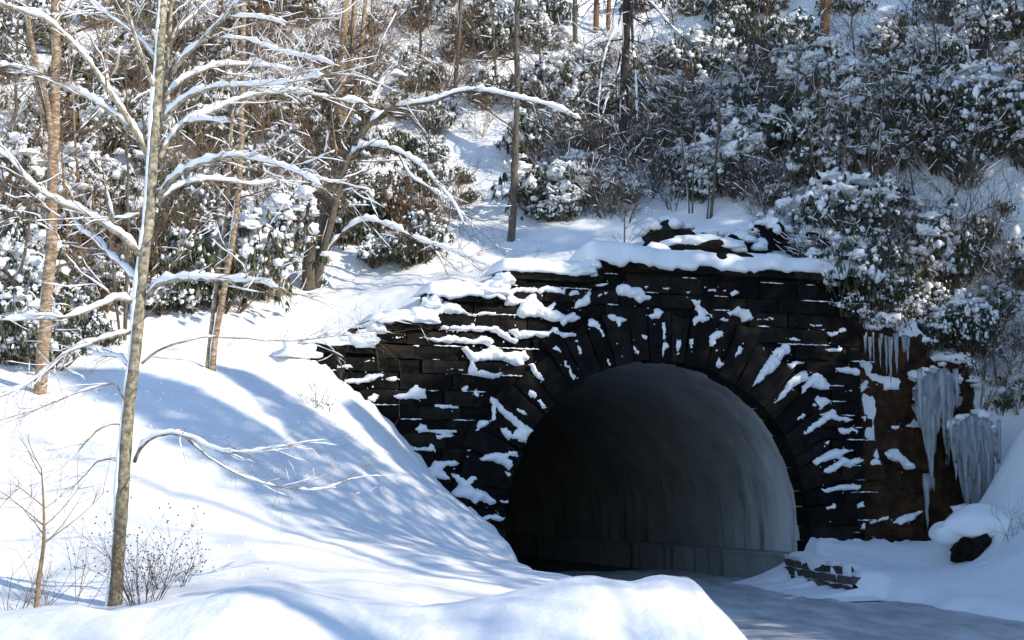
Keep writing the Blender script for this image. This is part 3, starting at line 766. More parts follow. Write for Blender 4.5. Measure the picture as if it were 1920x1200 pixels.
def gw_snow():
    ys = np.arange(32.6, 40.15, 0.08); K = 14
    def sheet(name, fn, ys=ys):
        v = []; f = []
        for y in ys:
            for k in range(K + 1): v.append(Vector(fn(y, k / K)) - gw.location)
        for j in range(len(ys) - 1):
            for k in range(K):
                a = j * (K + 1) + k; f.append((a, a + 1, a + K + 2, a + K + 1))
        obj(name, mesh(name, v, f, M_SNOW), gw)
    def top(y, a):
        zt = 0.74 - 0.055 * (40 - y) - .5 * float(sstep((34.6 - y) / 1.6)) + .04 * float(vn(y * 1.6, 2, 8)); e = min(1, a * 4)
        return (gw_x(y) + .02 - .05 * math.sin(e * math.pi / 2) * (1 if a < .3 else 0) + 1.5 * a, y, zt - .10 + .2 * math.sin(e * math.pi / 2) + .1 * a - .9 * max(0, a - .45) ** 1.3 + .02 * float(vn(a * 9, y * 3, 1)))
    def joints(y, a): return (gw_x(y) + .0 + .05 * float(vn(y * 2.1, a * 2.5, 4)), y, -.05 + .85 * a)
    def drift(y, a):
        hgt = .2 + .16 * float(vn(y * .8, 4, 3)) + .12 * float(vn(y * 3, 4, 3)) + .12 * max(0, y - 38.5)
        hgt *= float(sstep((y - 32.6) / 1.4))
        return (gw_x(y) + .06 - 1.8 * a, y, max(.02, hgt) * (1 - a) ** 2 + .06 - .06 * a + .012 * float(vn(a * 8, y * 4, 1)))
    sheet('snow_cap', top); sheet('joint_snow', joints, ys[ys > 34.4]); sheet('snow_drift', drift)
gw_snow()

# ------------------------------------------------------------------ snow covered parapet in front
crest = [(-400, 1150), (-150, 1155), (0, 1152), (70, 1143), (130, 1140), (200, 1146), (250, 1143), (300, 1140), (360, 1127), (410, 1112), (460, 1104), (520, 1106), (570, 1113), (640, 1122), (700, 1133), (760, 1137), (820, 1134), (900, 1121), (960, 1108), (1010, 1098), (1070, 1082), (1110, 1078), (1150, 1085), (1185, 1091), (1215, 1082), (1240, 1078), (1262, 1082), (1296, 1084), (1312, 1098), (1340, 1130), (1372, 1166), (1402, 1202), (1440, 1250), (1500, 1330), (1560, 1420)]
def parapet():
    us = np.linspace(-400, 1560, 620); cy = np.interp(us, [c[0] for c in crest], [c[1] for c in crest])
    k = np.ones(5) / 5; cy = np.convolve(np.pad(cy, 2, mode='edge'), k, 'valid') + 0.7 * fbm(us * .03, us * 0, 0, 75, 3)
    PR = [(1.5, -1.3), (1.2, -0.8), (0.95, -0.42), (0.72, -0.2), (0.5, -0.085), (0.3, -0.03), (0.1, -0.002), (-0.05, -0.004), (-0.2, -0.022), (-0.35, -0.052), (-0.5, -0.09), (-0.65, -0.14), (-0.8, -0.20), (-0.95, -0.28), (-1.1, -0.38), (-1.25, -0.52), (-1.4, -0.7), (-1.6, -1.0), (-1.75, -1.3)]
    dd = np.linspace(1.5, -1.75, 52); prof = list(zip(dd, np.interp(-dd, [-q[0] for q in PR], [q[1] for q in PR])))
    v = []; f = []
    for u, c in zip(us, cy):
        Y = 8.6 + 1.5 * (u + 100) / 1400
        p = at(u, c, Y)
        for (dy, dz) in prof:
            # the front keeps the crest's plan, broadening a little
            n_ = 0.03 * float(fbm(p.x * 1.2, (Y + dy) * 1.2, 0, 71, 3)) * (1 if abs(dy) > 0.15 else 0.2) + .007 * float(fbm(p.x * 6, (Y + dy) * 6, 0, 72, 3))
            v.append((p.x * (1 + 0.0 * dy), Y + dy, p.z + dz + n_))
    w = len(prof)
    for i in range(len(us) - 1):
        for k_ in range(w - 1):
            a = i * w + k_; f.append((a, a + 1, a + w + 1, a + w))
    o = obj('snow_covered_parapet', mesh('snow_covered_parapet', v, f, M_SNOW))
    tag(o, 'long parapet buried under a thick rounded blanket of sunlit snow', 'parapet')
parapet()

# ------------------------------------------------------------------ branch tools
def resample(pts, step):
    P = [Vector(p) for p in pts]
    # Catmull-Rom through the points
    out = []
    for i in range(len(P) - 1):
        p0, p1, p2, p3 = P[max(i - 1, 0)], P[i], P[i + 1], P[min(i + 2, len(P) - 1)]
        k = max(1, int((p2 - p1).length / step))
        for q in range(k):
            t = q / k
            out.append(0.5 * ((2 * p1) + (p2 - p0) * t + (2 * p0 - 5 * p1 + 4 * p2 - p3) * t * t + (3 * p1 - p0 - 3 * p2 + p3) * t ** 3))
    out.append(P[-1]); return out
def taper(n, r0, r1, pw=1.0): return [r0 + (r1 - r0) * (i / max(1, n - 1)) ** pw for i in range(n)]
def snow_on(mb, pts, rad, rnd, amount=1.0, cover=0.8, sides=6, base=0.02, runs=None):
    """a lumpy ridge of snow lying along the upper side of a branch"""
    n = len(pts)
    if n < 3: return
    sd = rnd.uniform(0, 100)
    C = []; Rr = []
    acc = 0.0
    for i in range(n):
        p = Vector(pts[i]); d = Vector(pts[min(i + 1, n - 1)]) - Vector(pts[max(i - 1, 0)])
        if i: acc += (p - Vector(pts[i - 1])).length
        L = d.length or 1e-6
        flat = math.sqrt(max(0.0, 1 - (d.z / L) ** 2))
        g = mnoise.noise(Vector((acc * 2.2 + sd, sd, 0))) * 0.5 + 0.5
        g2 = mnoise.noise(Vector((acc * 9 + sd, 3, sd))) * 0.5 + 0.5
        keep = sstep((g - 0.12 - (1 - cover) * 0.75) / 0.15) if cover < 1 else 1.0
        w = (rad[i] * 0.75 + base * amount) * (0.25 + 0.75 * flat ** 1.5) * (0.3 + 1.35 * g2) * (0.75 + 0.5 * rnd.random()) * float(keep)
        end = min(1.0, i / 2.0, (n - 1 - i) / 2.0)
        w = max(0.0008, w * max(0.15, end))
        C.append(p + Vector((0, 0, rad[i] * 0.55 + w * 0.55 if w > 0.002 else 0))); Rr.append(w)
    run = []
    for i in range(n + 1):
        if i < n and Rr[i] > 0.002: run.append(i)
        else:
            if len(run) >= 3 and runs is not None:
                mb = MB(); runs.append(mb)
            if len(run) >= 3: mb.tube([C[k] for k in run], [Rr[k] * (0.35 if k in (run[0], run[-1]) else 1) for k in run], sides)
            run = []
def twig_paths(start, d, length, rnd, depth, r, out, droop=0.0, wig=0.25, spread=0.7, seg=5, planar=None, kids=(2, 4)):
    pts = [Vector(start)]; d = Vector(d).normalized()
    for i in range(seg):
        d = (d + Vector((rnd.uniform(-wig, wig), rnd.uniform(-wig, wig), rnd.uniform(-wig, wig) - droop)) * 0.6).normalized()
        pts.append(pts[-1] + d * length / seg)
    out.append((pts, taper(seg + 1, r, r * 0.35)))
    if depth > 0:
        for k in range(rnd.randint(*kids)):
            i = rnd.randint(1, seg); dd = (pts[i] - pts[i - 1]).normalized()
            a = dd.orthogonal().normalized(); a.rotate(Matrix.Rotation(rnd.uniform(0, 6.28), 3, dd))
            nd = dd * (1 - spread * 0.5) + a * spread
            twig_paths(pts[i], nd, length * rnd.uniform(.4, .7), rnd, depth - 1, r * 0.55, out, droop, wig, spread, max(3, seg - 1), planar, kids)

LANDMARKS = []
# ------------------------------------------------------------------ foreground tree
def main_tree():
    rnd = random.Random(3); Y = 18.0
    base = at(215, 1135, Y); base.z = gz(base.x, base.y)
    T = empty('maple_tree', base, 'tall bare tree with snow-laden arching branches standing behind the parapet', 'tree')
    def P(l, y0=0.0, y1=0.0):
        n = len(l) - 1
        return [at(px, py, Y + y0 + (y1 - y0) * i / n) for i, (px, py) in enumerate(l)]
    tr = resample(P([(212, 1165), (216, 1120), (228, 950), (240, 780), (256, 640), (268, 500), (281, 400), (287, 300), (294, 200), (303, 60), (312, -80), (322, -260), (330, -480)]), 0.12)
    rad = [max(0.012, r) for r in np.interp(np.linspace(0, 1, len(tr)), [0, .04, .3, .55, .75, 1], [.104, .084, .071, .061, .040, .015])]
    rad = [r * (1 + 0.06 * rnd.uniform(-1, 1)) for r in rad]
    mb = MB(); mb.tube(tr, rad, 12); mb.build('trunk', M_BARK, T, base)
    # wind-packed snow on the shaded side of the trunk
    mb = MB(); pl = []; pr = []
    for i, (p, r) in enumerate(zip(tr, rad)):
        g = 0.5 + 0.5 * mnoise.noise(Vector((p.z * 1.3, 4, 7)))
        pl.append(p + Vector((-r * 0.86, -r * 0.25, 0))); pr.append(r * (0.12 + 0.55 * g) * (.75 + .8 * min(1, i / (len(tr) * .6))) * (1.0 + 0.3 * rnd.uniform(-1, 1)))
    mb.tube(pl, pr, 7); mb.build('trunk_snow', M_CLUMP, T, base)
    leader = [(291, 300), (306, 190), (316, 90), (322, 0), (330, -120), (345, -300)]
    limbs = [  # pixels, start radius, end radius, depth start, depth end, snow amount
        (leader, .05, .012, 0.05, 0.4, .8),
        ([(262, 480), (240, 452), (200, 424), (155, 398), (110, 380), (60, 345), (20, 300), (-30, 270)], .046, .012, 0, -1.0, 1.7),
        ([(257, 530), (235, 505), (205, 478), (178, 450), (150, 430), (130, 395)], .042, .010, 0, 0.9, 1.7),
        ([(276, 288), (255, 250), (235, 215), (200, 165), (160, 108), (95, 42), (40, 20), (-40, -10)], .052, .016, 0, -.8, 1.5),
        ([(270, 280), (245, 240), (200, 205), (150, 175), (80, 142), (0, 120), (-80, 112)], .045, .014, 0, 0.8, 1.6),
        ([(292, 170), (275, 130), (258, 85), (245, 40), (236, -20), (230, -90)], .04, .014, 0, -.6, 1.2),
        ([(294, 115), (268, 80), (235, 52), (195, 22), (150, -20)], .036, .012, 0, .6, 1.3),
        ([(290, 80), (275, 50), (258, 20), (250, -30)], .03, .010, 0, .3, 1.0),
        ([(252, 568), (222, 559), (195, 570), (165, 582), (120, 595), (60, 597), (0, 600)], .036, .008, 0, -1.2, 1.5),
        ([(248, 622), (205, 632), (165, 645), (130, 660), (80, 700), (30, 732), (-20, 750)], .032, .008, 0, -.9, 1.3),
        ([(244, 690), (225, 672), (205, 667), (180, 666), (160, 664)], .025, .006, 0, .5, 1.1),
        ([(239, 762), (225, 735), (212, 720), (150, 735), (65, 770)], .018, .005, 0, -.8, .25),
        ([(229, 798), (208, 795), (180, 810), (150, 842), (110, 880), (70, 905), (35, 916)], .017, .005, 0, -1.0, .8),
        ([(226, 868), (205, 861), (180, 868), (158, 892), (140, 910)], .016, .005, 0, .6, .55),
        ([(276, 560), (295, 535), (325, 525), (370, 523), (430, 526), (490, 530), (520, 542), (556, 552)], .045, .012, 0, -.7, 1.8),
        ([(252, 866), (262, 842), (285, 822), (320, 813), (360, 822), (400, 842), (450, 850), (505, 842), (538, 836)], .03, .006, 0, -.6, 1.15),
        ([(350, 822), (375, 845), (410, 870), (460, 895), (530, 915), (600, 918), (640, 905)], .017, .004, -.3, .3, .6),
        ([(266, 682), (295, 658), (340, 642), (385, 632), (450, 634), (540, 640), (640, 628)], .02, .005, 0, .9, .3),
        ([(296, 372), (318, 340), (350, 318), (390, 302), (430, 294), (480, 299), (530, 312), (575, 332), (605, 350)], .042, .010, 0, -.9, 1.6),
        ([(296, 385), (325, 355), (365, 340), (410, 338), (470, 346), (520, 340)], .03, .008, 0, .8, 1.4),
        ([(300, 295), (318, 262), (345, 232), (390, 212), (440, 190), (490, 176), (560, 174), (620, 184), (690, 194)], .046, .010, 0, .7, 1.7),
        ([(345, 232), (380, 224), (435, 229)], .022, .008, .1, -.2, 1.4),
        ([(306, 225), (330, 198), (365, 175), (410, 163), (470, 160), (530, 156), (610, 140)], .036, .008, 0, -.7, 1.5),
        ([(312, 178), (335, 155), (370, 135), (410, 123), (450, 122), (500, 124), (558, 134)], .036, .008, 0, .8, 1.5),
        ([(320, 140), (345, 108), (375, 80), (405, 48), (435, 18), (470, -30)], .04, .016, .1, -.5, 1.2),
        ([(320, 72), (345, 45), (380, 15), (410, -5), (450, -40)], .032, .012, .1, .6, 1.2),
        ([(412, 70), (470, 76), (530, 98), (600, 112), (628, 122)], .016, .005, -.3, -.9, 1.5),
        ([(430, 32), (480, 32), (540, 44)], .016, .006, -.4, -.8, 1.4),
        ([(262, 400), (240, 408), (212, 408)], .02, .008, 0, -.3, 1.3),
        ([(268, 600), (300, 560), (320, 500), (335, 470)], .012, .004, 0, .3, .2),
        ([(215, 428), (208, 390), (196, 340)], .018, .008, -.2, -.5, 1.3),
    ]
    twigs = []; SUB = []
    for (l, r0, r1, ya, yb, sa) in limbs:
        pts = resample(P(l, ya, yb), 0.07)
        pts = [p + Vector((0, rnd.uniform(-.006, .006), rnd.uniform(-.006, .006))) for p in pts]
        rr = taper(len(pts), r0 * .85, r1 * .8, .8)
        mb = MB(); mb.tube(pts, rr, 7); o = mb.build('branch', M_BARK, T, base)
        if sa > 0:
            runs = []; snow_on(None, pts, rr, rnd, sa, 0.9 if sa > 1 else 0.7 if sa > .5 else .45, 8, 0.0195, runs); [q.build('snow', M_CLUMP, o, base) for q in runs]
        # twigs
        n = len(pts); L = n * .07
        k = int(L * 9) + 2
        for q in range(k):
            i = int(n * (0.3 + 0.68 * rnd.random())); i = min(i, n - 2)
            d = (pts[i + 1] - pts[i]).normalized()
            a = Vector((rnd.uniform(-1, 1), rnd.uniform(-1, 1), rnd.uniform(-.4, .8))).normalized()
            twig_paths(pts[i], d * .8 + a * .7, rnd.uniform(.3, .95), rnd, 2 if rnd.random() < .5 else 1, max(.003, rr[i] * .3), twigs, droop=.05, wig=.3, spread=.75, kids=(1, 3))
        for q in range(int(L * (1.6 if r0 > .031 else .3))):
            i = min(n - 2, int(n * (.2 + .75 * rnd.random()))); d = (pts[i + 1] - pts[i]).normalized(); subs = []
            twig_paths(pts[i], d * .8 + Vector((rnd.uniform(-.9, .9), rnd.uniform(-.9, .9), rnd.uniform(-.2, .7))), rnd.uniform(.5, 1.3), rnd, 1, max(.006, rr[i] * .42), subs, droop=-.06, wig=.45, spread=.7, seg=9, kids=(2, 4))
            SUB.extend(subs)
        for q in range(3):
            d = (pts[-1] - pts[-3]).normalized()
            a = Vector((rnd.uniform(-1, 1), rnd.uniform(-1, 1), rnd.uniform(-.6, .6)))
            twig_paths(pts[-1], d + a * .45, rnd.uniform(.5, 1.1), rnd, 2, .0045, twigs, droop=.06, wig=.22, spread=.6, kids=(2, 3))
    mb = MB(); ms = MB()
    for pts, rr in SUB:
        mb.tube(pts, rr, 5, cap=False); q = resample(pts, .05); snow_on(ms, q, taper(len(q), rr[0], rr[-1]), rnd, .9, .88, 6, .0105)
    for pts, rr in twigs:
        mb.tube(pts, rr, 4, cap=False)
        if rnd.random() < .42 and (pts[-1] - pts[0]).length > .15: snow_on(ms, resample(pts, .05), taper(len(resample(pts, .05)), rr[0], rr[-1]), rnd, .55, .7, 5, .011)
    tag(mb.build('twigs', M_STRAW, T, base), kind='stuff'); tag(ms.build('twig_snow', M_CLUMP, T, base), kind='stuff')
    LANDMARKS.append((250, 600, 'the tall snow-laden tree'))
main_tree()

# ------------------------------------------------------------------ trees on the slope
def slope_tree(name, label, short, path, r0, r1, bark, rnd_seed, stems=(), nb=14, blen=1.2, snow=.5, up=.35, droop=0.0, limbs=(), twig=True, lm=None, fall=(0.25, 1.0)):
    rnd = random.Random(rnd_seed)
    h = hit(*path[0])
    Y = h.y; base = h.copy()
    T = empty(name, base, label, 'tree')
    pts = [at(px, py, Y) for px, py in path]; pts[0] = base - Vector((0, 0, .3))
    pts = resample(pts, .35); pts = [p + Vector((rnd.uniform(-.02, .02), rnd.uniform(-.03, .03), 0)) for p in pts]
    rr = taper(len(pts), r0, r1, .9); rr[0] *= 1.25
    mb = MB(); mb.tube(pts, rr, 9); mb.build('trunk', bark, T, base)
    paths = []; heavy = []
    allst = [(pts, rr)]
    for (l, a, b_, dy) in stems:
        q = resample([at(px, py, Y + dy * i / max(1, len(l) - 1)) for i, (px, py) in enumerate(l)], .3)
        r_ = taper(len(q), a, b_); m2 = MB(); m2.tube(q, r_, 8); m2.build('stem', bark, T, base); allst.append((q, r_))
    for (l, a, b_, dy, sa) in limbs:
        q = resample([at(px, py, Y + dy * i / max(1, len(l) - 1)) for i, (px, py) in enumerate(l)], .12)
        r_ = taper(len(q), a, b_); m2 = MB(); m2.tube(q, r_, 6); o = m2.build('branch', bark, T, base)
        runs = []; snow_on(None, q, r_, rnd, sa, .85, 6, .045, runs); [q_.build('snow', M_CLUMP, o, base) for q_ in runs]
        for k in range(int(len(q) * .12 * 3) + 2):
            i = min(len(q) - 2, int(len(q) * (.35 + .65 * rnd.random()))); d = (q[i + 1] - q[i]).normalized()
            twig_paths(q[i], d + Vector((rnd.uniform(-.8, .8), rnd.uniform(-.8, .8), rnd.uniform(-.6, .6))), rnd.uniform(.5, 1.6), rnd, 2, .012, paths, droop=.04)
    for k in range(nb):
        q, r_ = allst[rnd.randrange(len(allst))]
        i = min(len(q) - 2, int(len(q) * rnd.uniform(*fall))); a = rnd.uniform(0, 6.28)
        d = Vector((math.cos(a), math.sin(a) * .8, up + rnd.uniform(-.3, .3)))
        twig_paths(q[i], d, blen * rnd.uniform(.5, 1.3), rnd, 2 if twig else 1, max(.008, r_[i] * .3), paths, droop=droop, wig=.28, spread=.75)
    mb = MB(); ms = MB()
    for p, r_ in paths:
        mb.tube(p, r_, 4, cap=False)
        if rnd.random() < snow * .4:
            q = resample(p, .07); snow_on(ms, q, taper(len(q), r_[0], r_[-1]), rnd, 1.0, .6, 5, .015)
    if mb.v: tag(mb.build('branches', bark if bark != M_BIRCH else M_TWIG, T, base), kind='stuff')
    if ms.v: tag(ms.build('branch_snow', M_CLUMP, T, base), kind='stuff')
    # patches of snow stuck to the trunk
    ms = MB()
    for (q, r_) in allst:
        i = 0
        while i < len(q) - 4:
            if rnd.random() < snow * .5:
                k = rnd.randint(2, 4); sg = [q[j] + Vector((-r_[j] * .75, -r_[j] * .45, 0)) for j in range(i, i + k)]
                ms.tube(sg, [r_[i] * .3 * (0.4 if j in (0, k - 1) else 1) for j in range(k)], 5); i += k
            i += 1
    if ms.v: tag(ms.build('trunk_snow', M_CLUMP, T, base), kind='stuff')
    l = lm or path[len(path) // 2]
    LANDMARKS.append((l[0], l[1], short))
    return T
slope_tree('birch_tree', 'orange-barked birch rising from the bank beyond the tall snow-laden tree', 'the orange-barked birch', [(72, 738), (82, 650), (90, 540), (98, 400), (102, 250), (104, 100), (106, -60), (108, -250)], .135, .08, M_BIRCH, 11, stems=[([(86, 240), (70, 150), (52, 40), (44, -60)], .07, .04, .6), ([(98, 300), (90, 200), (62, 90), (50, 0), (40, -90)], .06, .03, -.5)], nb=34, blen=1.9, snow=.55)
slope_tree('twin_stem_tree', 'slim tan twin-stemmed tree beside the shaded bank below the wing wall end', 'the twin-stemmed tan tree', [(396, 694), (408, 610), (428, 500), (444, 400), (452, 280), (456, 120), (458, -60), (460, -200)], .075, .045, M_BIRCH, 12, stems=[([(388, 696), (398, 600), (410, 500), (424, 400), (432, 280), (440, 150), (446, 0)], .05, .025, .4)], nb=30, blen=1.5, snow=.5, fall=(.35, 1))
slope_tree('leaning_tree', 'stout grey tree leaning over the slope with long snowy limb', 'the stout leaning tree', [(580, 542), (586, 470), (610, 400), (636, 330), (664, 275), (690, 235), (740, 205)], .28, .07, M_GREYBARK, 13,
           stems=[([(592, 540), (604, 480), (622, 410), (640, 330), (655, 290)], .15, .08, -.6)],
           limbs=[([(690, 235), (720, 212), (760, 198), (810, 190), (860, 173), (910, 172), (960, 182), (1035, 200), (1090, 225)], .06, .015, -1.0, 1.5), ([(640, 330), (665, 285), (700, 275), (745, 285), (790, 312), (820, 345), (850, 380), (870, 420)], .06, .015, -1.2, 1.8),
                  ([(745, 285), (770, 330), (800, 350), (850, 385), (890, 430)], .035, .010, -.5, 1.2), ([(598, 500), (630, 450), (680, 415), (730, 425), (790, 452), (840, 468), (925, 502)], .05, .012, -1.6, 1.7), ([(790, 452), (815, 470), (835, 500)], .03, .01, .3, 1.6),
                  ([(690, 235), (712, 160), (735, 138), (765, 145)], .04, .012, .5, 1.5), ([(655, 290), (640, 250), (690, 150), (720, 70), (745, 20)], .04, .015, .5, 1.0)], nb=26, blen=1.6, snow=.45, fall=(.4, 1), lm=(640, 360))
slope_tree('birch_clump', 'clump of peeling orange birch stems high on the slope', 'the clump of orange birch stems', [(628, 285), (636, 200), (644, 80), (648, -60), (652, -260)], .18, .11, M_BIRCH, 14, stems=[([(634, 285), (648, 190), (662, 60), (668, -80)], .14, .09, .5), ([(640, 288), (664, 180), (680, 60), (690, -70)], .11, .07, .9)], nb=40, blen=1.8, snow=.4, lm=(655, 120))
slope_tree('slender_tree', 'slender brown trunk standing on open snow above the portal', 'the slender brown trunk', [(956, 452), (962, 380), (966, 280), (969, 150), (969, 0), (970, -200)], .13, .07, M_GREYBARK, 15, nb=26, blen=1.6, snow=.5, fall=(.3, 1), lm=(964, 330))
slope_tree('straight_tree', 'thin straight grey trunk ending in dense bushes upslope', 'the thin straight trunk', [(853, 172), (858, 100), (864, 0), (868, -150)], .10, .06, M_GREYBARK, 16, nb=16, blen=1.5, snow=.4, lm=(860, 90))
slope_tree('snowy_tree', 'dark tree with drooping limbs plastered in snow above the coping', 'the tree with drooping snowy limbs', [(1166, 330), (1167, 270), (1170, 180), (1173, 90), (1176, 0), (1180, -200)], .15, .13, M_DARKBARK, 17,
           limbs=[([(1180, -40), (1184, 30), (1188, 100), (1193, 160), (1194, 215)], .07, .03, -.9, 2.2), ([(1192, 145), (1215, 175), (1235, 195), (1256, 214)], .05, .02, .3, 2.0), ([(1170, -20), (1160, 40), (1140, 85), (1130, 125), (1122, 200), (1126, 235)], .05, .02, -.6, 2.0), ([(1164, 100), (1155, 150), (1158, 200), (1148, 240)], .035, .012, .7, 1.8), ([(1166, 120), (1140, 180), (1130, 215)], .03, .01, -.8, 1.6), ([(1190, -20), (1225, 10), (1255, 45), (1290, 80)], .05, .014, -.8, 1.3)], nb=40, blen=1.7, snow=.6, up=-.3, droop=.12, fall=(.25, 1), lm=(1172, 200))
slope_tree('bare_pole_tree', 'bare grey pole of a tree on the open upper snowfield', 'the bare grey pole', [(1079, 82), (1078, 20), (1077, -60), (1077, -200)], .11, .09, M_GREYBARK, 18, nb=8, blen=1.3, snow=.3, lm=(1078, 40))
slope_tree('forked_tree', 'pair of brown stems rooted in one sunlit snow mound', 'the paired brown stems', [(1117, 62), (1119, 0), (1122, -120)], .13, .10, M_REDBARK, 19, stems=[([(1139, 70), (1142, 0), (1146, -110)], .10, .08, .3)], nb=8, blen=1.2, snow=.3, lm=(1130, 50))
slope_tree('red_trunk_tree', 'thick red-brown trunk lit by sun among dense rhododendrons', 'the thick red-brown trunk', [(1541, 105), (1547, 40), (1551, -40), (1556, -200)], .20, .16, M_REDBARK, 20, nb=8, blen=1.5, snow=.25, lm=(1546, 60))
slope_tree('dark_trunk_tree', 'dark trunk in the upper woods beyond the twin-stemmed tree', 'the dark upper trunk', [(572, 40), (574, -40), (578, -200)], .2, .15, M_GREYBARK, 21, nb=10, blen=1.6, snow=.3, lm=(572, 20))
for i, (nm, lb, sh, pth, r0, stm, sd) in enumerate([
    ('sapling', 'tallest dark sapling, single straight rod above the icy rock ledge', 'the tallest dark sapling', [(1634, 480), (1640, 400), (1648, 300), (1656, 180), (1662, 80)], .045, [([(1628, 470), (1626, 380), (1630, 280), (1638, 200)], .035, .012, .3), ([(1642, 480), (1648, 420), (1655, 350), (1660, 300)], .03, .01, -.3)], 31),
    ('sapling', 'forked pale sapling with several thin rods over the ledge', 'the forked pale sapling', [(1541, 392), (1540, 320), (1536, 240), (1538, 150)], .06, [([(1545, 390), (1552, 300), (1556, 220), (1570, 120)], .035, .012, .3), ([(1536, 390), (1528, 320), (1518, 250), (1500, 180)], .03, .01, -.3)], 32),
    ('sapling', 'brown sapling rooted in the mossy boulder, with splayed stems', 'the splayed brown sapling', [(1330, 412), (1338, 350), (1345, 260), (1352, 150), (1356, 40)], .06, [([(1292, 400), (1288, 340), (1280, 280), (1276, 220)], .035, .012, .2), ([(1298, 400), (1300, 330), (1304, 260), (1306, 180)], .03, .01, -.2), ([(1326, 410), (1330, 350), (1325, 300)], .03, .01, .2)], 33),
    ('sapling', 'thin sapling sprouting among bushes beside the frozen fall', 'the thin sapling by the frozen fall', [(1872, 780), (1868, 720), (1860, 650), (1852, 590)], .04, [([(1868, 780), (1856, 710), (1848, 650)], .025, .01, .2), ([(1880, 780), (1888, 710), (1905, 640)], .02, .008, -.2)], 34),
    ('sapling', 'tangled dark sapling leaning beside the portal coping', 'the tangled sapling at the coping', [(1676, 640), (1660, 590), (1640, 545), (1636, 480), (1634, 430)], .035, [([(1640, 640), (1640, 570), (1636, 500)], .03, .01, .2)], 35),
    ('sapling', 'sunlit bent sapling arching out of the upper woods', 'the bent sunlit sapling', [(1905, 240), (1900, 180), (1880, 120), (1850, 105)], .05, [([(1915, 240), (1912, 160), (1916, 60)], .05, .03, .2)], 36),
    ('sapling', 'pale slim pole between the two birches on the bank', 'the pale slim pole', [(232, 640), (238, 520), (240, 380), (238, 250), (236, 100)], .06, [([(226, 640), (215, 540), (205, 420), (190, 300)], .04, .015, .3)], 37),
    ('sapling', 'dark crooked stem by the picture edge under the birch', 'the dark crooked stem', [(12, 640), (22, 560), (40, 500), (55, 420), (60, 330)], .08, [([(60, 640), (50, 570), (20, 520), (-10, 480)], .07, .03, .3)], 38),
    ('sapling', 'thin upright stem beneath the snowy tree on the coping snow', 'the thin stem on the coping', [(1172, 474), (1171, 430), (1174, 380)], .035, [], 39),
]):
    slope_tree(nm, lb, sh, pth, r0, .012, M_GREYBARK if i not in (1, 5) else M_BIRCH, sd, stems=stm, nb=16, blen=.9, snow=.35, up=.9, lm=pth[len(pth) // 2])

# ------------------------------------------------------------------ rhododendrons
ICO = None
def ico():
    global ICO
    if ICO is None:
        import bmesh
        bm = bmesh.new(); bmesh.ops.create_icosphere(bm, subdivisions=2, radius=1); ICO2 = ([v.co.copy() for v in bm.verts], [tuple(v.index for v in f.verts) for f in bm.faces]); bm.free()
        bm = bmesh.new(); bmesh.ops.create_icosphere(bm, subdivisions=1, radius=1); ICO1 = ([v.co.copy() for v in bm.verts], [tuple(v.index for v in f.verts) for f in bm.faces]); bm.free()
        bm = bmesh.new(); bmesh.ops.create_icosphere(bm, subdivisions=3, radius=1); ICO3 = ([v.co.copy() for v in bm.verts], [tuple(v.index for v in f.verts) for f in bm.faces]); bm.free()
        ICO = (ICO1, ICO2, ICO3)
    return ICO
def blob(mb, c, rx, ry, rz, rnd, fine=False, rough=.35, under=.45):
    V, Fc = ico()[int(fine)]; sd = Vector((rnd.uniform(0, 50),) * 3)
    vs = []
    for v in V:
        k = 1 + rough * mnoise.noise(v * 1.6 + sd) + (.55 * rough * mnoise.noise(v * 3.7 + sd) if fine == 2 else 0)
        z = v.z * rz * k
        if z < 0: z *= under
        vs.append(Vector((v.x * rx * k, v.y * ry * k, z)) + c)
    mb.add(vs, Fc)
def leaf(mb, c, d, L, w, rnd):
    d = d.normalized(); side = d.cross(Vector((0, 0, 1)))
    if side.length < .05: side = Vector((1, 0, 0))
    side.normalize(); nrm = side.cross(d)
    m_ = c + d * L * .5 + Vector((0, 0, .10 * L)); e = c + d * L
    s2 = side * w
    fold = nrm * w * .5
    mb.add([c, m_ + s2 - fold, e, m_ - s2 - fold, m_], [(0, 1, 4), (1, 2, 4), (2, 3, 4), (3, 0, 4)])
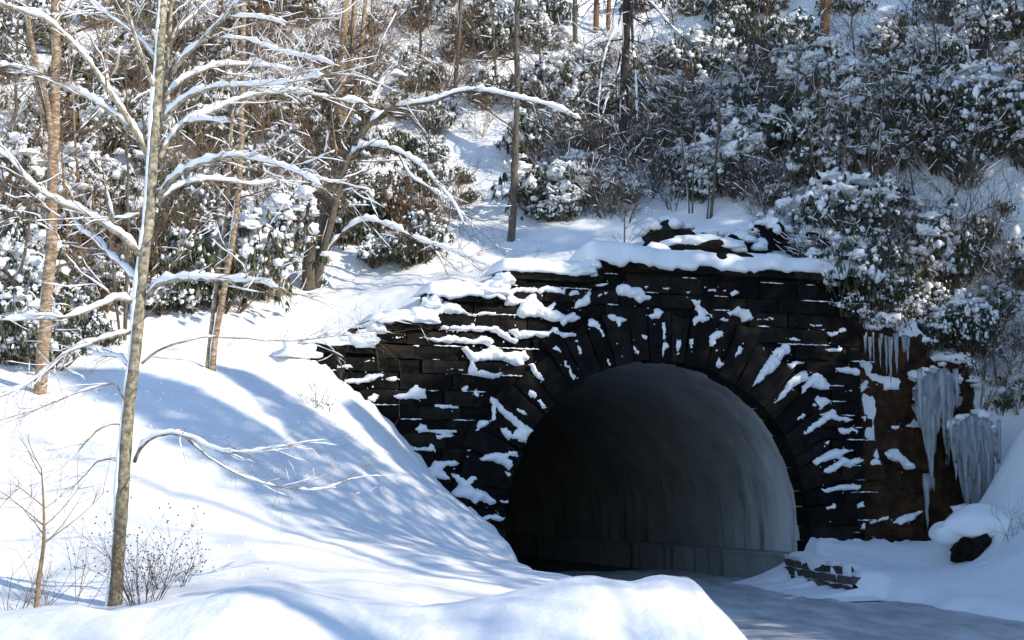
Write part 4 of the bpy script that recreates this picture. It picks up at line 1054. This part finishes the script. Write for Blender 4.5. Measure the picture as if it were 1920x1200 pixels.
def bush_variant(i, snowy, h=1.7, rad=1.15, nw=165):
    rnd = random.Random(500 + i); lf = MB(); sn = MB(); stm = MB()
    lobes = [(rnd.uniform(-.6, .6) * rad, rnd.uniform(-.6, .6) * rad, rnd.uniform(.35, .75) * rad, rnd.uniform(.55, 1.1) * h) for _ in range(7)]
    white = {q: rnd.random() < snowy for q in lobes}
    for k in range(nw):
        lb = rnd.choice(lobes); lx, ly, lr, lh = lb
        a = rnd.uniform(0, 6.28); u = rnd.random() ** .5; w = rnd.uniform(.15, 1)
        c = Vector((lx + math.cos(a) * lr * u, ly + math.sin(a) * lr * u, max(.1, lh * math.sqrt(max(.05, 1 - u * u * .9)) * (1 - .75 * (1 - w) ** 1.3))))
        nl = rnd.randint(6, 10); a0 = rnd.uniform(0, 6.28); tilt = rnd.choice((.8, 1.6, 2.5, 3.5, 4.5)) * rnd.uniform(.8, 1.2); sz = rnd.uniform(.75, 1.25)
        for q in range(nl):
            b_ = a0 + 6.283 * q / nl + rnd.uniform(-.3, .3)
            d = Vector((math.cos(b_), math.sin(b_), -tilt + rnd.uniform(-.6, .6)))
            leaf(lf, c + Vector((0, 0, rnd.uniform(-.02, .05))), d, sz * rnd.uniform(.16, .30), sz * rnd.uniform(.022, .04), rnd)
        if rnd.random() < (.75 if white[lb] else .10):
            for q in range(rnd.randint(1, 4)):
                s_ = rnd.uniform(.02, .075) * (1 + .6 * (rnd.random() < .15)); fine = s_ > .06
                blob(sn, c + Vector((rnd.uniform(-.1, .1), rnd.uniform(-.1, .1), rnd.uniform(-.14, .05))), s_ * rnd.uniform(.6, 1.3), s_ * rnd.uniform(.6, 1.3), s_ * rnd.uniform(.7, 1.5), rnd, fine, .8, .9)
        if k % 4 == 0:
            f0 = Vector((lx * .3, ly * .3, -.25)); md = f0.lerp(c, .55) + Vector((rnd.uniform(-.15, .15), rnd.uniform(-.15, .15), rnd.uniform(-.1, .1)))
            stm.tube([f0, md, c], [.022, .014, .006], 4, cap=False)
    wl_ = [q for q in lobes if white[q]]
    for k in range(4 * len(wl_) if snowy > .55 else len(wl_)):
        lx, ly, lr, lh = rnd.choice(wl_); s_ = rnd.uniform(.07, .2)
        blob(sn, Vector((lx + rnd.uniform(-.5, .5) * lr, ly + rnd.uniform(-.5, .5) * lr, lh * rnd.uniform(.5, .95))), s_ * rnd.uniform(.8, 1.4), s_, s_ * rnd.uniform(.45, .9), rnd, 2, 1.2, .6)
    return (mesh('foliage', lf.v, lf.f, M_LEAF, smooth=False), mesh('snow_clumps', sn.v, sn.f, M_CLUMP), mesh('stems', stm.v, stm.f, M_TWIG))
BUSH = [bush_variant(i, [.35, .5, .7, .85, .45, .75, .95, .6][i], [1.7, 1.9, 1.5, 1.3, 2.2, 1.8, 1.4, 2.0][i], [1.1, 1.2, 1.2, 1.1, 1.0, 1.3, 1.2, .95][i]) for i in range(8)]
BUSHES = []
def place_bush(px, py, var, sc, rz, sx=1.0):
    h = hit(px, py)
    if h is None: return
    BUSHES.append((px, py, h, var, sc, rz, sx))
rb = random.Random(77)
# density zones of the slope: (x0, x1, y0, y1, count, snowy variants or leafy)
ZONES = [
    (-40, 230, 40, 250, 12, (0, 1, 2, 4)), (-40, 230, 250, 480, 13, (0, 1, 4, 7, 2)), (-40, 200, 480, 640, 10, (1, 0, 7, 5)),
    (230, 560, 20, 220, 15, (0, 1, 4, 2)), (230, 580, 220, 420, 17, (0, 1, 4, 7, 2)), (250, 540, 420, 590, 11, (1, 0, 7, 5)),
    (560, 860, -30, 160, 16, (0, 0, 1, 4)), (560, 830, 160, 330, 14, (0, 1, 4, 2)), (620, 800, 340, 500, 9, (0, 1, 4)),
    (860, 1060, 20, 210, 10, (1, 2, 5)), (980, 1250, 200, 330, 12, (2, 5, 6, 3)), (990, 1200, 330, 420, 7, (3, 6, 2)),
    (1060, 1330, 100, 240, 5, (2, 5, 3)), (1230, 1480, 230, 400, 9, (3, 6, 5, 2)), (1200, 1400, -30, 60, 3, (2, 3)), (1340, 1520, -20, 150, 12, (0, 0, 4, 1)),
    (1400, 1520, 150, 260, 3, (0, 1, 2)), (1540, 1930, -30, 140, 15, (2, 1, 5, 3)), (1500, 1930, 120, 260, 16, (3, 6, 5, 2)), (1560, 1930, 250, 345, 11, (0, 4, 1, 2)),
    (1420, 1620, 250, 400, 7, (3, 6, 2)), (1560, 1740, 480, 620, 10, (1, 5, 2, 3)), (1740, 1930, 520, 640, 5, (3, 5, 2)), (1790, 1930, 640, 800, 5, (1, 5, 3)), (1480, 1680, 400, 470, 5, (3, 6)),
]
for (x0, x1, y0, y1, n, vs) in ZONES:
    k = int(math.sqrt(n * (x1 - x0) / (y1 - y0)) + .5) or 1; rws = max(1, round(n / k))
    for j in range(rws):
        for i in range(k):
            px = x0 + (x1 - x0) * (i + .5 + rb.uniform(-.42, .42)) / k; py = y0 + (y1 - y0) * (j + .5 + rb.uniform(-.4, .4)) / rws
            place_bush(px, py, rb.choice(vs), rb.choice((.55, .75, .9, 1.0, 1.1, 1.35)) * rb.uniform(.9, 1.1), rb.uniform(0, 6.28), rb.uniform(.85, 1.2))
for (px, py, var, sc) in [(868, 350, 0, .55), (880, 380, 0, .4), (770, 500, 0, .8), (700, 500, 2, .7), (1050, 415, 6, .8), (1250, 470, 6, .5), (1340, 480, 3, .55), (1400, 470, 2, .45), (1845, 470, 1, .55), (1800, 480, 3, .5), (1885, 430, 0, .4),
                          (1590, 560, 0, .8), (1660, 610, 1, .75), (1720, 640, 5, .7), (1850, 760, 1, .6), (1835, 840, 0, .5), (1880, 850, 0, .5), (150, 640, 1, .7), (190, 650, 0, .5), (90, 690, 2, .8), (20, 680, 5, .9), (300, 590, 2, .7), (350, 585, 3, .8), (30, 560, 1, .9)]:
    place_bush(px, py, var, sc, rb.uniform(0, 6.28))

for k, s_ in enumerate([6.0, 6.45, 6.9, 7.35, 7.8, 8.3, 8.8, 9.4, 10.0, 10.6]):
    x_, y_, _ = W(s_, .1 + .35 * (k % 2), 0); h_ = Vector((x_, y_, float(LIP(s_)) - .25)); q_ = to_px(h_)
    BUSHES.append((q_[0], q_[1], h_, (1, 5, 0, 2, 1, 3, 0, 5, 2, 1)[k], rb.uniform(.42, .66), rb.uniform(0, 6), 1.0))
# ------------------------------------------------------------------ bare brush
def brush_variant(i, h=1.8, n=9, m=M_TWIG):
    rnd = random.Random(900 + i); paths = []; w = MB(); sn = MB()
    for k in range(n):
        a = rnd.uniform(0, 6.28); d = Vector((math.cos(a) * .45, math.sin(a) * .45, 1))
        twig_paths(Vector((math.cos(a) * .15, math.sin(a) * .15, -.15)), d, h * rnd.uniform(.6, 1.15), rnd, 2, .017, paths, droop=-.01, wig=.3, spread=.65, seg=6, kids=(3, 5))
    for p, r_ in paths:
        w.tube(p, r_, 3, cap=False)
        if rnd.random() < (.07 if i < 6 else .5):
            q = resample(p, .08); snow_on(sn, q, taper(len(q), r_[0], r_[-1]), rnd, 1.0, .55, 5, .016)
    return (mesh('branches', w.v, w.f, m), mesh('branch_snow', sn.v, sn.f, M_CLUMP))
BRUSH = [brush_variant(i, [1.8, 2.4, 1.4, 2.8, 2.2, 2.6, 2.0, 2.6][i], [11, 10, 13, 9, 14, 10, 12, 10][i], [M_TWIG, M_STRAW, M_TWIG, M_GREYBARK, M_REDBARK, M_STRAW, M_GREYBARK, M_GREYBARK][i]) for i in range(8)]
BRUSHES = []
BZ = [(-20, 560, 30, 600, 52), (330, 900, -40, 200, 44), (560, 960, 200, 480, 14), (1000, 1260, 120, 420, 44), (1260, 1560, 150, 420, 30), (1560, 1920, 60, 330, 28), (1540, 1920, 480, 640, 22), (1640, 1920, 340, 480, 5), (1800, 1920, 650, 1000, 6)]
for (x0, x1, y0, y1, n) in BZ:
    for k in range(n):
        px, py = rb.uniform(x0, x1), rb.uniform(y0, y1); h = hit(px, py)
        if h: BRUSHES.append((px, py, h, rb.choice((1, 4, 5, 4) if px < 900 and rb.random() < .7 else (0, 1, 3, 6, 7, 6, 7)), rb.uniform(.6, 1.15), rb.uniform(0, 6.28), 1))
ORD = ['', 'second ', 'third ', 'fourth ', 'fifth ', 'sixth ', 'seventh ', 'eighth ', 'ninth ', 'tenth ', 'eleventh ', 'twelfth ', 'thirteenth ', 'fourteenth ', 'fifteenth ', 'sixteenth ', 'seventeenth ', 'eighteenth ', 'nineteenth ', 'twentieth ', 'twenty-first ', 'twenty-second ', 'twenty-third ', 'twenty-fourth ', 'twenty-fifth ', 'twenty-sixth '] + [f'thirty-{q} ' for q in ('first', 'second', 'third', 'fourth', 'fifth', 'sixth', 'seventh', 'eighth', 'ninth')] + [f'forty-{q} ' for q in ('first', 'second', 'third', 'fourth', 'fifth', 'sixth', 'seventh', 'eighth', 'ninth')]
LANDMARKS += [(1270, 470, 'the dark mossy boulder'), (1500, 460, 'the grey ice curtain'), (1680, 560, 'the brown rock face'), (1830, 420, 'the open snow slope'), (870, 330, 'the open snow gully'), (1380, 180, 'the sunlit snow clearing')]
def name_all(items, kindword):
    cells = {}
    for it in items:
        px, py = it[0], it[1]
        L = min(LANDMARKS, key=lambda l: (l[0] - px) ** 2 + ((l[1] - py) * .8) ** 2)
        dx, dy = px - L[0], py - L[1]
        if abs(dx) > abs(dy): side = 'rightward from' if dx > 0 else 'leftward from'
        else: side = 'downhill from' if dy > 0 else 'uphill from'
        cells.setdefault((L[2], side), []).append((dx * dx + dy * dy, it))
    out = []
    for (l, side), q in cells.items():
        q.sort(key=lambda a: a[0])
        for i, (_, it) in enumerate(q):
            out.append((it, f'{kindword(it)}, {ORD[i]}{"" if i else "first "}one {side} {l}'))
    return out
def bw(it):
    return ['leafy rhododendron', 'leafy rhododendron', 'snow-dusted rhododendron', 'snow-smothered rhododendron', 'tall leafy rhododendron', 'snow-dusted rhododendron', 'snow-smothered rhododendron', 'tall leafy rhododendron'][it[3]]
for it, lab in name_all(BUSHES, bw):
    px, py, h, var, sc, rz, sx = it
    T = empty('rhododendron', h, lab, 'bush', 'rhododendrons on the slope'); T.rotation_euler = (0, 0, rz); T.scale = (sc * sx, sc, sc)
    a, b_, c = BUSH[var]
    tag(obj('foliage', a, T), kind='stuff'); tag(obj('snow_clumps', b_, T), kind='stuff'); obj('stems', c, T)
for it, lab in name_all(BRUSHES, lambda it: 'bare twiggy shrub' if it[3] % 2 else 'low bare twiggy shrub'):
    px, py, h, var, sc, rz, sx = it
    T = empty('twiggy_shrub', h, lab, 'shrub', 'bare shrubs on the slope'); T.rotation_euler = (0, 0, rz); T.scale = (sc,) * 3
    tag(obj('branches', BRUSH[var][0], T), kind='stuff'); tag(obj('branch_snow', BRUSH[var][1], T), kind='stuff')

UNDER = []
for (px, py, hh, r0) in [(150, 470, 420, .06), (330, 360, 380, .07), (505, 300, 330, .06), (525, 120, 260, .08), (700, 170, 300, .07), (785, 130, 260, .07), (415, 130, 260, .08), (200, 200, 320, .09), (28, 330, 420, .08), (930, 150, 260, .06), (1015, 190, 240, .05), (1270, 170, 260, .05), (1425, 190, 230, .06), (1605, 190, 240, .06), (1760, 170, 260, .06), (1855, 130, 230, .07), (290, 560, 420, .05), (130, 610, 380, .05), (360, 150, 260, .07), (640, 420, 300, .04), (1100, 330, 260, .045), (1225, 350, 240, .04), (1480, 330, 260, .04), (1590, 420, 250, .035), (1720, 440, 210, .03), (1690, 330, 260, .04)]:
    UNDER.append((px, py, hh, r0))
for n_, (it, lab) in enumerate(name_all(UNDER, lambda it: 'slim bare tree')):
    px, py, hh, r0 = it; lean = rb.uniform(-30, 30)
    slope_tree('bare_tree', lab, '', [(px, py), (px + lean * .2, py - hh * .33), (px + lean * .6, py - hh * .66), (px + lean, py - hh)], r0, .012, (M_STRAW, M_GREYBARK, M_REDBARK, M_BIRCH)[n_ % 4] if px < 900 else (M_GREYBARK, M_TWIG)[n_ % 2], 700 + n_, nb=34, blen=1.5, snow=.3, up=.7, fall=(.2, 1))
# ------------------------------------------------------------------ boulders and ice
def boulder(px, py, rx, ry, rz, label, seed, material=M_ROCK, cap=True, dz=0.0):
    h = hit(px, py); rnd = random.Random(seed)
    T = empty('boulder', h, label, 'boulder')
    mb = MB(); V, Fc = ico()[1]; 
    import bmesh
    bm = bmesh.new(); bmesh.ops.create_icosphere(bm, subdivisions=4, radius=1)
    for v in bm.verts:
        n = v.co.normalized(); k = 1 + .5 * mnoise.noise(n * 1.5 + Vector((seed, 0, 0))) + .12 * mnoise.noise(n * 4 + Vector((seed, 3, 0)))
        q = n * (k + .10 * abs(mnoise.noise(n * 7 + Vector((0, seed, 0)))) - .18 * abs(mnoise.noise(n * 2.3 + Vector((seed, 9, 0)))))
        v.co = Vector((q.x * rx, q.y * ry, q.z * rz + dz))
    me = bpy.data.meshes.new('rock'); bm.to_mesh(me); me.materials.append(material); obj('rock', me, T)
    if cap == 'mound':
        s = MB(); blob(s, Vector((.3, .3, rz * .95 + dz)), 1.15, .9, .75, rnd, True, .5, .4); blob(s, Vector((1.25, .3, rz * .7 + dz)), 1.0, 1.0, .85, rnd, True, .4, 1.1); blob(s, Vector((-.45, .35, rz * .75 + dz)), .6, .6, .4, rnd, True, .5, .7); blob(s, Vector((.9, -.25, .1)), .6, .6, .55, rnd, True, .5, .8)
        o = s.build('snow_cap', M_CLUMP, T); md = o.modifiers.new('smooth', 'SUBSURF'); md.levels = md.render_levels = 2
    elif cap:
        s = MB()
        for k in range(16):
            a = rnd.uniform(0, 6.28); u = rnd.uniform(0, .92)
            blob(s, Vector((math.cos(a) * rx * u, math.sin(a) * ry * u, rz * math.sqrt(1 - u * u) * .93 + dz)), rx * rnd.uniform(.2, .45), ry * rnd.uniform(.25, .5), rnd.uniform(.12, .26), rnd, True, .6)
        s.build('snow_cap', M_CLUMP, T)
    bm.free()
boulder(1250, 474, .8, .6, .5, 'mossy olive boulder capped with snow above the portal coping', 1, M_COPING, dz=.35)
boulder(1310, 492, 1.3, .7, .5, 'long dark undercut rock ledge right behind the coping snow', 2, M_STONE, dz=.1)
boulder(1385, 494, .9, .7, .65, 'black hollow rock beside the grey ice curtain', 3, M_STONE, dz=.1)
boulder(1826, 1040, .55, .5, .5, 'black hollow rock crowned by a big rounded snow mound', 4, M_STONE, cap='mound', dz=.1)
r5 = random.Random(17); s_ = 6.1
while s_ < 11.3:
    mb = MB(); q_ = r5.uniform(.2, .45); z_ = float(LIP(s_)) + r5.uniform(-.15, .12)
    blob(mb, Vector(W(s_, .15 + float(rock_t(s_, z_)), z_)) - cl.location, q_ * 1.3, q_, q_ * r5.uniform(.5, .9), r5, True, .9, .6)
    o = mb.build('snow_lump', M_CLUMP, cl); md = o.modifiers.new('smooth', 'SUBSURF'); md.levels = md.render_levels = 1
    s_ += q_ * r5.uniform(.9, 1.5)
def icicle_mesh(L, r, rnd):
    mb = MB(); k = 7; pts = []; rr = []
    for i in range(k):
        u = i / (k - 1); pts.append(Vector((rnd.uniform(-.008, .008), rnd.uniform(-.008, .008), -L * u))); rr.append(r * (1 - u) ** .7 * rnd.uniform(.75, 1.2) + .002)
    mb.tube(pts, rr, 7); return mesh('icicle', mb.v, mb.f, M_ICE)
ri = random.Random(21)
ICIC = [icicle_mesh(L, r, ri) for L, r in ((.5, .03), (.8, .04), (1.1, .045), (1.5, .06), (.35, .025), (2.0, .07))]
def curtain(x0, x1, ytop, ybot, Yw, label, n, flow=True, jag=.25, depth=.25, seed=0):
    """frozen seep: a fluted sheet with icicles hung along its lip"""
    rnd = random.Random(seed)
    a = at(x0, ytop, Yw(x0)); b_ = at(x1, ytop, Yw(x1)); zb = at((x0 + x1) / 2, ybot, Yw((x0 + x1) / 2)).z
    T = empty('ice_curtain', Vector(((a.x + b_.x) / 2, (a.y + b_.y) / 2, zb)), label, 'ice')
    if flow:
        nu, nz = max(14, int((b_ - a).length / .04)), 26; v = []; f = []
        for j in range(nz + 1):
            w = j / nz
            for i in range(nu + 1):
                u = i / nu; p = a.lerp(b_, u)
                ln = (.25 + .85 * (0.5 + .5 * float(vn(u * 7, seed, 0, 3))) + .25 * float(vn(u * 23, seed, 0, 4))) * (1 - .6 * abs(2 * u - 1) ** 3)
                zt = p.z + .2 * float(vn(u * 4, seed, 0, 5)) - .45 * abs(2 * u - 1) ** 2.5 * min(1, (b_ - a).length); z = zt - (zt - zb) * w * ln
                fl = .20 * abs(float(vn(u * (b_ - a).length * 3.5, seed, w * 2.2, 1))) + .07 * float(vn(u * (b_ - a).length * 11, seed, w * 1.2, 2)) + .12 * float(vn(u * 3, seed, w * 4, 6))
                out = depth * math.sin(min(1, w * 3) * math.pi / 2) * (1 - abs(2 * u - 1) ** 4) * (1 - .5 * w)
                v.append(Vector((p.x, p.y - out - fl, z)) - T.location)
        for j in range(nz):
            for i in range(nu):
                q = j * (nu + 1) + i; f.append((q, q + 1, q + nu + 2, q + nu + 1)[::-1])
        m_ = mesh('ice_sheet', v, f, M_ICE); o = obj('ice_sheet', m_, T)
        md = o.modifiers.new('thickness', 'SOLIDIFY'); md.thickness = .12; md.offset = -1
    H = a.z - zb
    mb = MB()
    for k in range(max(4, int((b_ - a).length / .16)) if flow else 0):
        u = rnd.uniform(.05, .95); p = a.lerp(b_, u); q_ = rnd.uniform(.07, .2); blob(mb, p + Vector((0, rnd.uniform(-depth * .6, .25), rnd.uniform(-.12, .2) - .45 * abs(2 * u - 1) ** 2.5)) - T.location, q_ * 1.2, q_, q_ * .8, rnd, True, .9, .8)
    if mb.v: tag(mb.build('snow_cap', M_CLUMP, T), kind='stuff')
    n = int(n * .65) if flow else n
    for k in range(n):
        u = min(.99, max(.01, (k + rnd.uniform(-.6, 1.6)) / n)); p = a.lerp(b_, u)
        i = rnd.choice([i for i, L in enumerate((.5, .8, 1.1, 1.5, .35, 2.0)) if L < H * 1.35 + .3] or [4])
        lev = rnd.choice((0, 0, .25, .45)) * H if flow else rnd.uniform(0, .15) * H
        o = obj('icicle', ICIC[i], T, Vector((p.x, p.y - depth - rnd.uniform(.03, .15), p.z - lev - .05)) - T.location)
        q_ = rnd.uniform(.6, 1.7); o.rotation_euler = (0, 0, rnd.uniform(0, 6.28)); o.scale = (q_, q_, rnd.uniform(.35, 1.2))
def yplane(px): # depth of the rock face along this column
    s, z = on_plane(px, 800, 0.0); return W(s, 0, 0)[1]
curtain(1712, 1795, 690, 880, lambda p: yplane(p) - .25, 'tall pale ice curtain streaming down beside the brown rock face', 20, seed=1, depth=.2)
curtain(1610, 1700, 622, 690, lambda p: yplane(p) - .3, 'row of long icicles under bushes on the brown rock lip', 16, flow=False, seed=2)
curtain(1772, 1872, 785, 965, lambda p: yplane(p) - .5, 'thick fluted frozen fall above the rounded snow mound', 24, seed=3, depth=.35)
curtain(1788, 1825, 965, 1035, lambda p: yplane(p) - 1.9, 'short stubby icicles in front of the black rock hollow', 7, seed=4, depth=.1)
curtain(1725, 1750, 880, 970, lambda p: yplane(p) - .2, 'single narrow icicle column low on the brown rock face', 5, seed=5, flow=False)
def yback(px, py):
    h = hit(px, py); return h.y
boulder(1440, 466, .7, .5, .6, 'dark rock behind the grey ice curtain', 6, M_STONE, dz=.2)
boulder(1540, 492, .85, .5, .7, 'dark rock behind the broad grey-brown ice curtain', 7, M_STONE, dz=.2)
curtain(1405, 1470, 405, 465, lambda p: yback(p, 462) + .1, 'grey ice curtain with thin flutes behind the coping', 14, seed=6, depth=.2)
curtain(1500, 1580, 425, 500, lambda p: yback(p, 490) - .1, 'broad grey-brown ice curtain beside the coping end', 16, seed=7, depth=.2)
curtain(1455, 1505, 385, 430, lambda p: yback(p, 425) - .1, 'small upper ice curtain under the forked pale sapling', 8, seed=8, depth=.15)

# ------------------------------------------------------------------ dry stems in front of the bank
def weed(px, py, Y, h, n, label, seed, m=M_STRAW, heads=False, wide=.4):
    rnd = random.Random(seed); p = at(px, py, Y); p.z = gz(p.x, p.y)
    T = empty('dry_weed', p, label, 'weed', 'dry stems on the bank'); paths = []; w = MB(); hd = MB()
    for k in range(n):
        a = rnd.uniform(0, 6.28); twig_paths(Vector((math.cos(a) * wide * .3, math.sin(a) * wide * .3, -.1)), Vector((math.cos(a) * wide, math.sin(a) * wide, 1)), h * rnd.uniform(.55, 1.1), rnd, 2, .006, paths, wig=.2, spread=.6, kids=(2, 4))
    for q, r_ in paths:
        w.tube(q, r_, 4, cap=False)
        if heads and rnd.random() < .5: blob(hd, q[-1], .012, .012, .016, rnd)
    w.build('stems', m, T)
    if hd.v: tag(hd.build('seed_heads', M_TWIG, T), kind='stuff')
weed(270, 1135, 17.5, 1.0, 22, 'twiggy dry weed clump with seed heads at the tall tree base', 1, M_TWIG, True, .5)
weed(320, 1125, 18.5, .6, 10, 'small dry weed with dark seed heads on the shaded snow', 2, M_TWIG, True, .5)
weed(125, 1140, 17, 1.0, 8, 'pale spindly weed between the straw stalk and tall tree', 3, M_STRAW, False, .6)
weed(20, 1130, 17, .9, 12, 'brown weed tangle at the edge of the bank', 4, M_TWIG, False, .7)
def stalk(px, py, Y, pts, label, seed):
    rnd = random.Random(seed); p = at(px, py, Y); p.z = gz(p.x, p.y); T = empty('dry_sapling', p, label, 'sapling')
    q = resample([at(a, b_, Y) for a, b_ in pts], .1); mb = MB(); mb.tube(q, taper(len(q), .035, .006), 7); mb.build('stem', M_STRAW, T, p)
    paths = []
    for k in range(9):
        i = rnd.randint(len(q) // 3, len(q) - 1); a = rnd.uniform(0, 6.28)
        twig_paths(q[i], Vector((math.cos(a), math.sin(a), .8)), rnd.uniform(.4, .9), rnd, 1, .008, paths, wig=.2)
    mb = MB(); [mb.tube(a, b_, 4, cap=False) for a, b_ in paths]; mb.build('side_twigs', M_STRAW, T, p)
stalk(66, 1145, 16.5, [(66, 1160), (74, 1080), (82, 1020), (82, 950), (78, 880)], 'straw-coloured dry sapling in front of the bank', 8)
for i, (px, py, n, lab) in enumerate([(600, 770, 10, 'thin bare twigs drooping before the wing wall end'), (700, 690, 6, 'fine twigs poking from snow on the wing wall step'), (1900, 1010, 8, 'dry twigs poking from the big rounded snow mound')]):
    h = hit(px, py); rnd = random.Random(70 + i); T = empty('dry_weed', h, lab, 'weed', 'dry stems on the bank'); paths = []
    for k in range(n): twig_paths(Vector((rnd.uniform(-.3, .3), rnd.uniform(-.2, .2), -.1)), Vector((rnd.uniform(-.6, .6), rnd.uniform(-.5, .5), 1)), rnd.uniform(.5, 1.0), rnd, 2, .008, paths)
    mb = MB(); [mb.tube(a, b_, 3, cap=False) for a, b_ in paths]; mb.build('stems', M_TWIG, T)

# ------------------------------------------------------------------ woods on the ridge beside the road (they shade the cutting)
def shade_tree(x, y, H, seed, label, conifer):
    rnd = random.Random(seed); z = gz(x, y); base = Vector((x, y, z)); T = empty('hemlock_tree' if conifer else 'bare_tree', base, label, 'tree', 'woods beyond the road')
    tr = [base + Vector((rnd.uniform(-.15, .15), rnd.uniform(-.15, .15), H * k / 8 - .3 * (k == 0))) for k in range(9)]
    mb = MB(); rr = taper(9, .02 * H * .75, .03); mb.tube(tr, rr, 8); mb.build('trunk', M_GREYBARK, T, base)
    if conifer:
        lf = MB()
        for k in range(2100 if y == 14.5 else 1500):
            u = rnd.random() ** .8; zz = H * (.18 + .82 * u); R_ = (1 - u) * H * .24 + .3; a = rnd.uniform(0, 6.28); q = R_ * rnd.random() ** .6
            c = Vector((math.cos(a) * q, math.sin(a) * q, zz - q * .25))
            for j in range(3):
                d = Vector((math.cos(a) + rnd.uniform(-.6, .6), math.sin(a) + rnd.uniform(-.6, .6), rnd.uniform(-.5, .1))); leaf(lf, c, d, rnd.uniform(.3, .6), rnd.uniform(.06, .12), rnd)
        tag(lf.build('crown', M_NEEDLE, T, None, smooth=False), kind='stuff')
    else:
        paths = []
        for k in range(30):
            i = rnd.randint(3, 8); a = rnd.uniform(0, 6.28)
            twig_paths(tr[i], Vector((math.cos(a), math.sin(a), .7)), H * .22 * rnd.uniform(.6, 1.2), rnd, 2, rr[i] * .4, paths, wig=.2)
        mb = MB(); [mb.tube(a, b_, 4, cap=False) for a, b_ in paths]; tag(mb.build('crown', M_GREYBARK, T, base), kind='stuff')
SHADE = [(23, 22.5, 11, 1), (24, 32, 12, 1), (26, 37, 16, 1), (28, 30, 13, 1), (29, 33, 14, 1), (25, 41, 17, 1), (31, 40, 15, 1), (33, 36, 15, 1), (31, 48, 17, 1), (27.5, 39, 16, 1), (26, 48, 16, 1), (24, 28, 12, 1),
         (20, 14.5, 18, 1), (20.5, 17.8, 16, 1), (20.5, 21.5, 13, 1), (27, 21.5, 9, 1), (28, 24.5, 9, 1), (26, 26, 9, 1), (25.5, 23, 9, 1), (27, 20, 13, 0), (18, -5, 14, 0), (30, 24, 12, 0), (15, -8, 13, 0), (21, 4, 17, 0), (13.5, 1, 15, 0), (16.5, -.5, 15, 0), (19, 1.5, 16, 0), (15, 3, 14, 0), (24.5, 8, 16, 0)]
for i, (x, y, H, c) in enumerate(SHADE):
    shade_tree(x, y, H, 300 + i, f'{"dense evergreen hemlock" if c else "leafless hardwood"} on the ridge beyond the road, {ORD[i] or "first "}along the crest', c)

# ------------------------------------------------------------------ clods fallen from the branches
rc = random.Random(8); mb = MB()
for k in range(260):
    px, py = rc.uniform(0, 720), rc.uniform(690, 1090)
    if rc.random() < .6: px, py = rc.gauss(300, 170), rc.gauss(740, 60)
    h = hit(px, py)
    if h is None or h.y < 17: continue
    q = rc.uniform(.012, .05); blob(mb, h, q, q, q * .8, rc, False, .6)
if mb.v: tag(mb.build('snow_clods', M_CLUMP), 'small clods of snow fallen on the bank under the branches', kind='stuff')
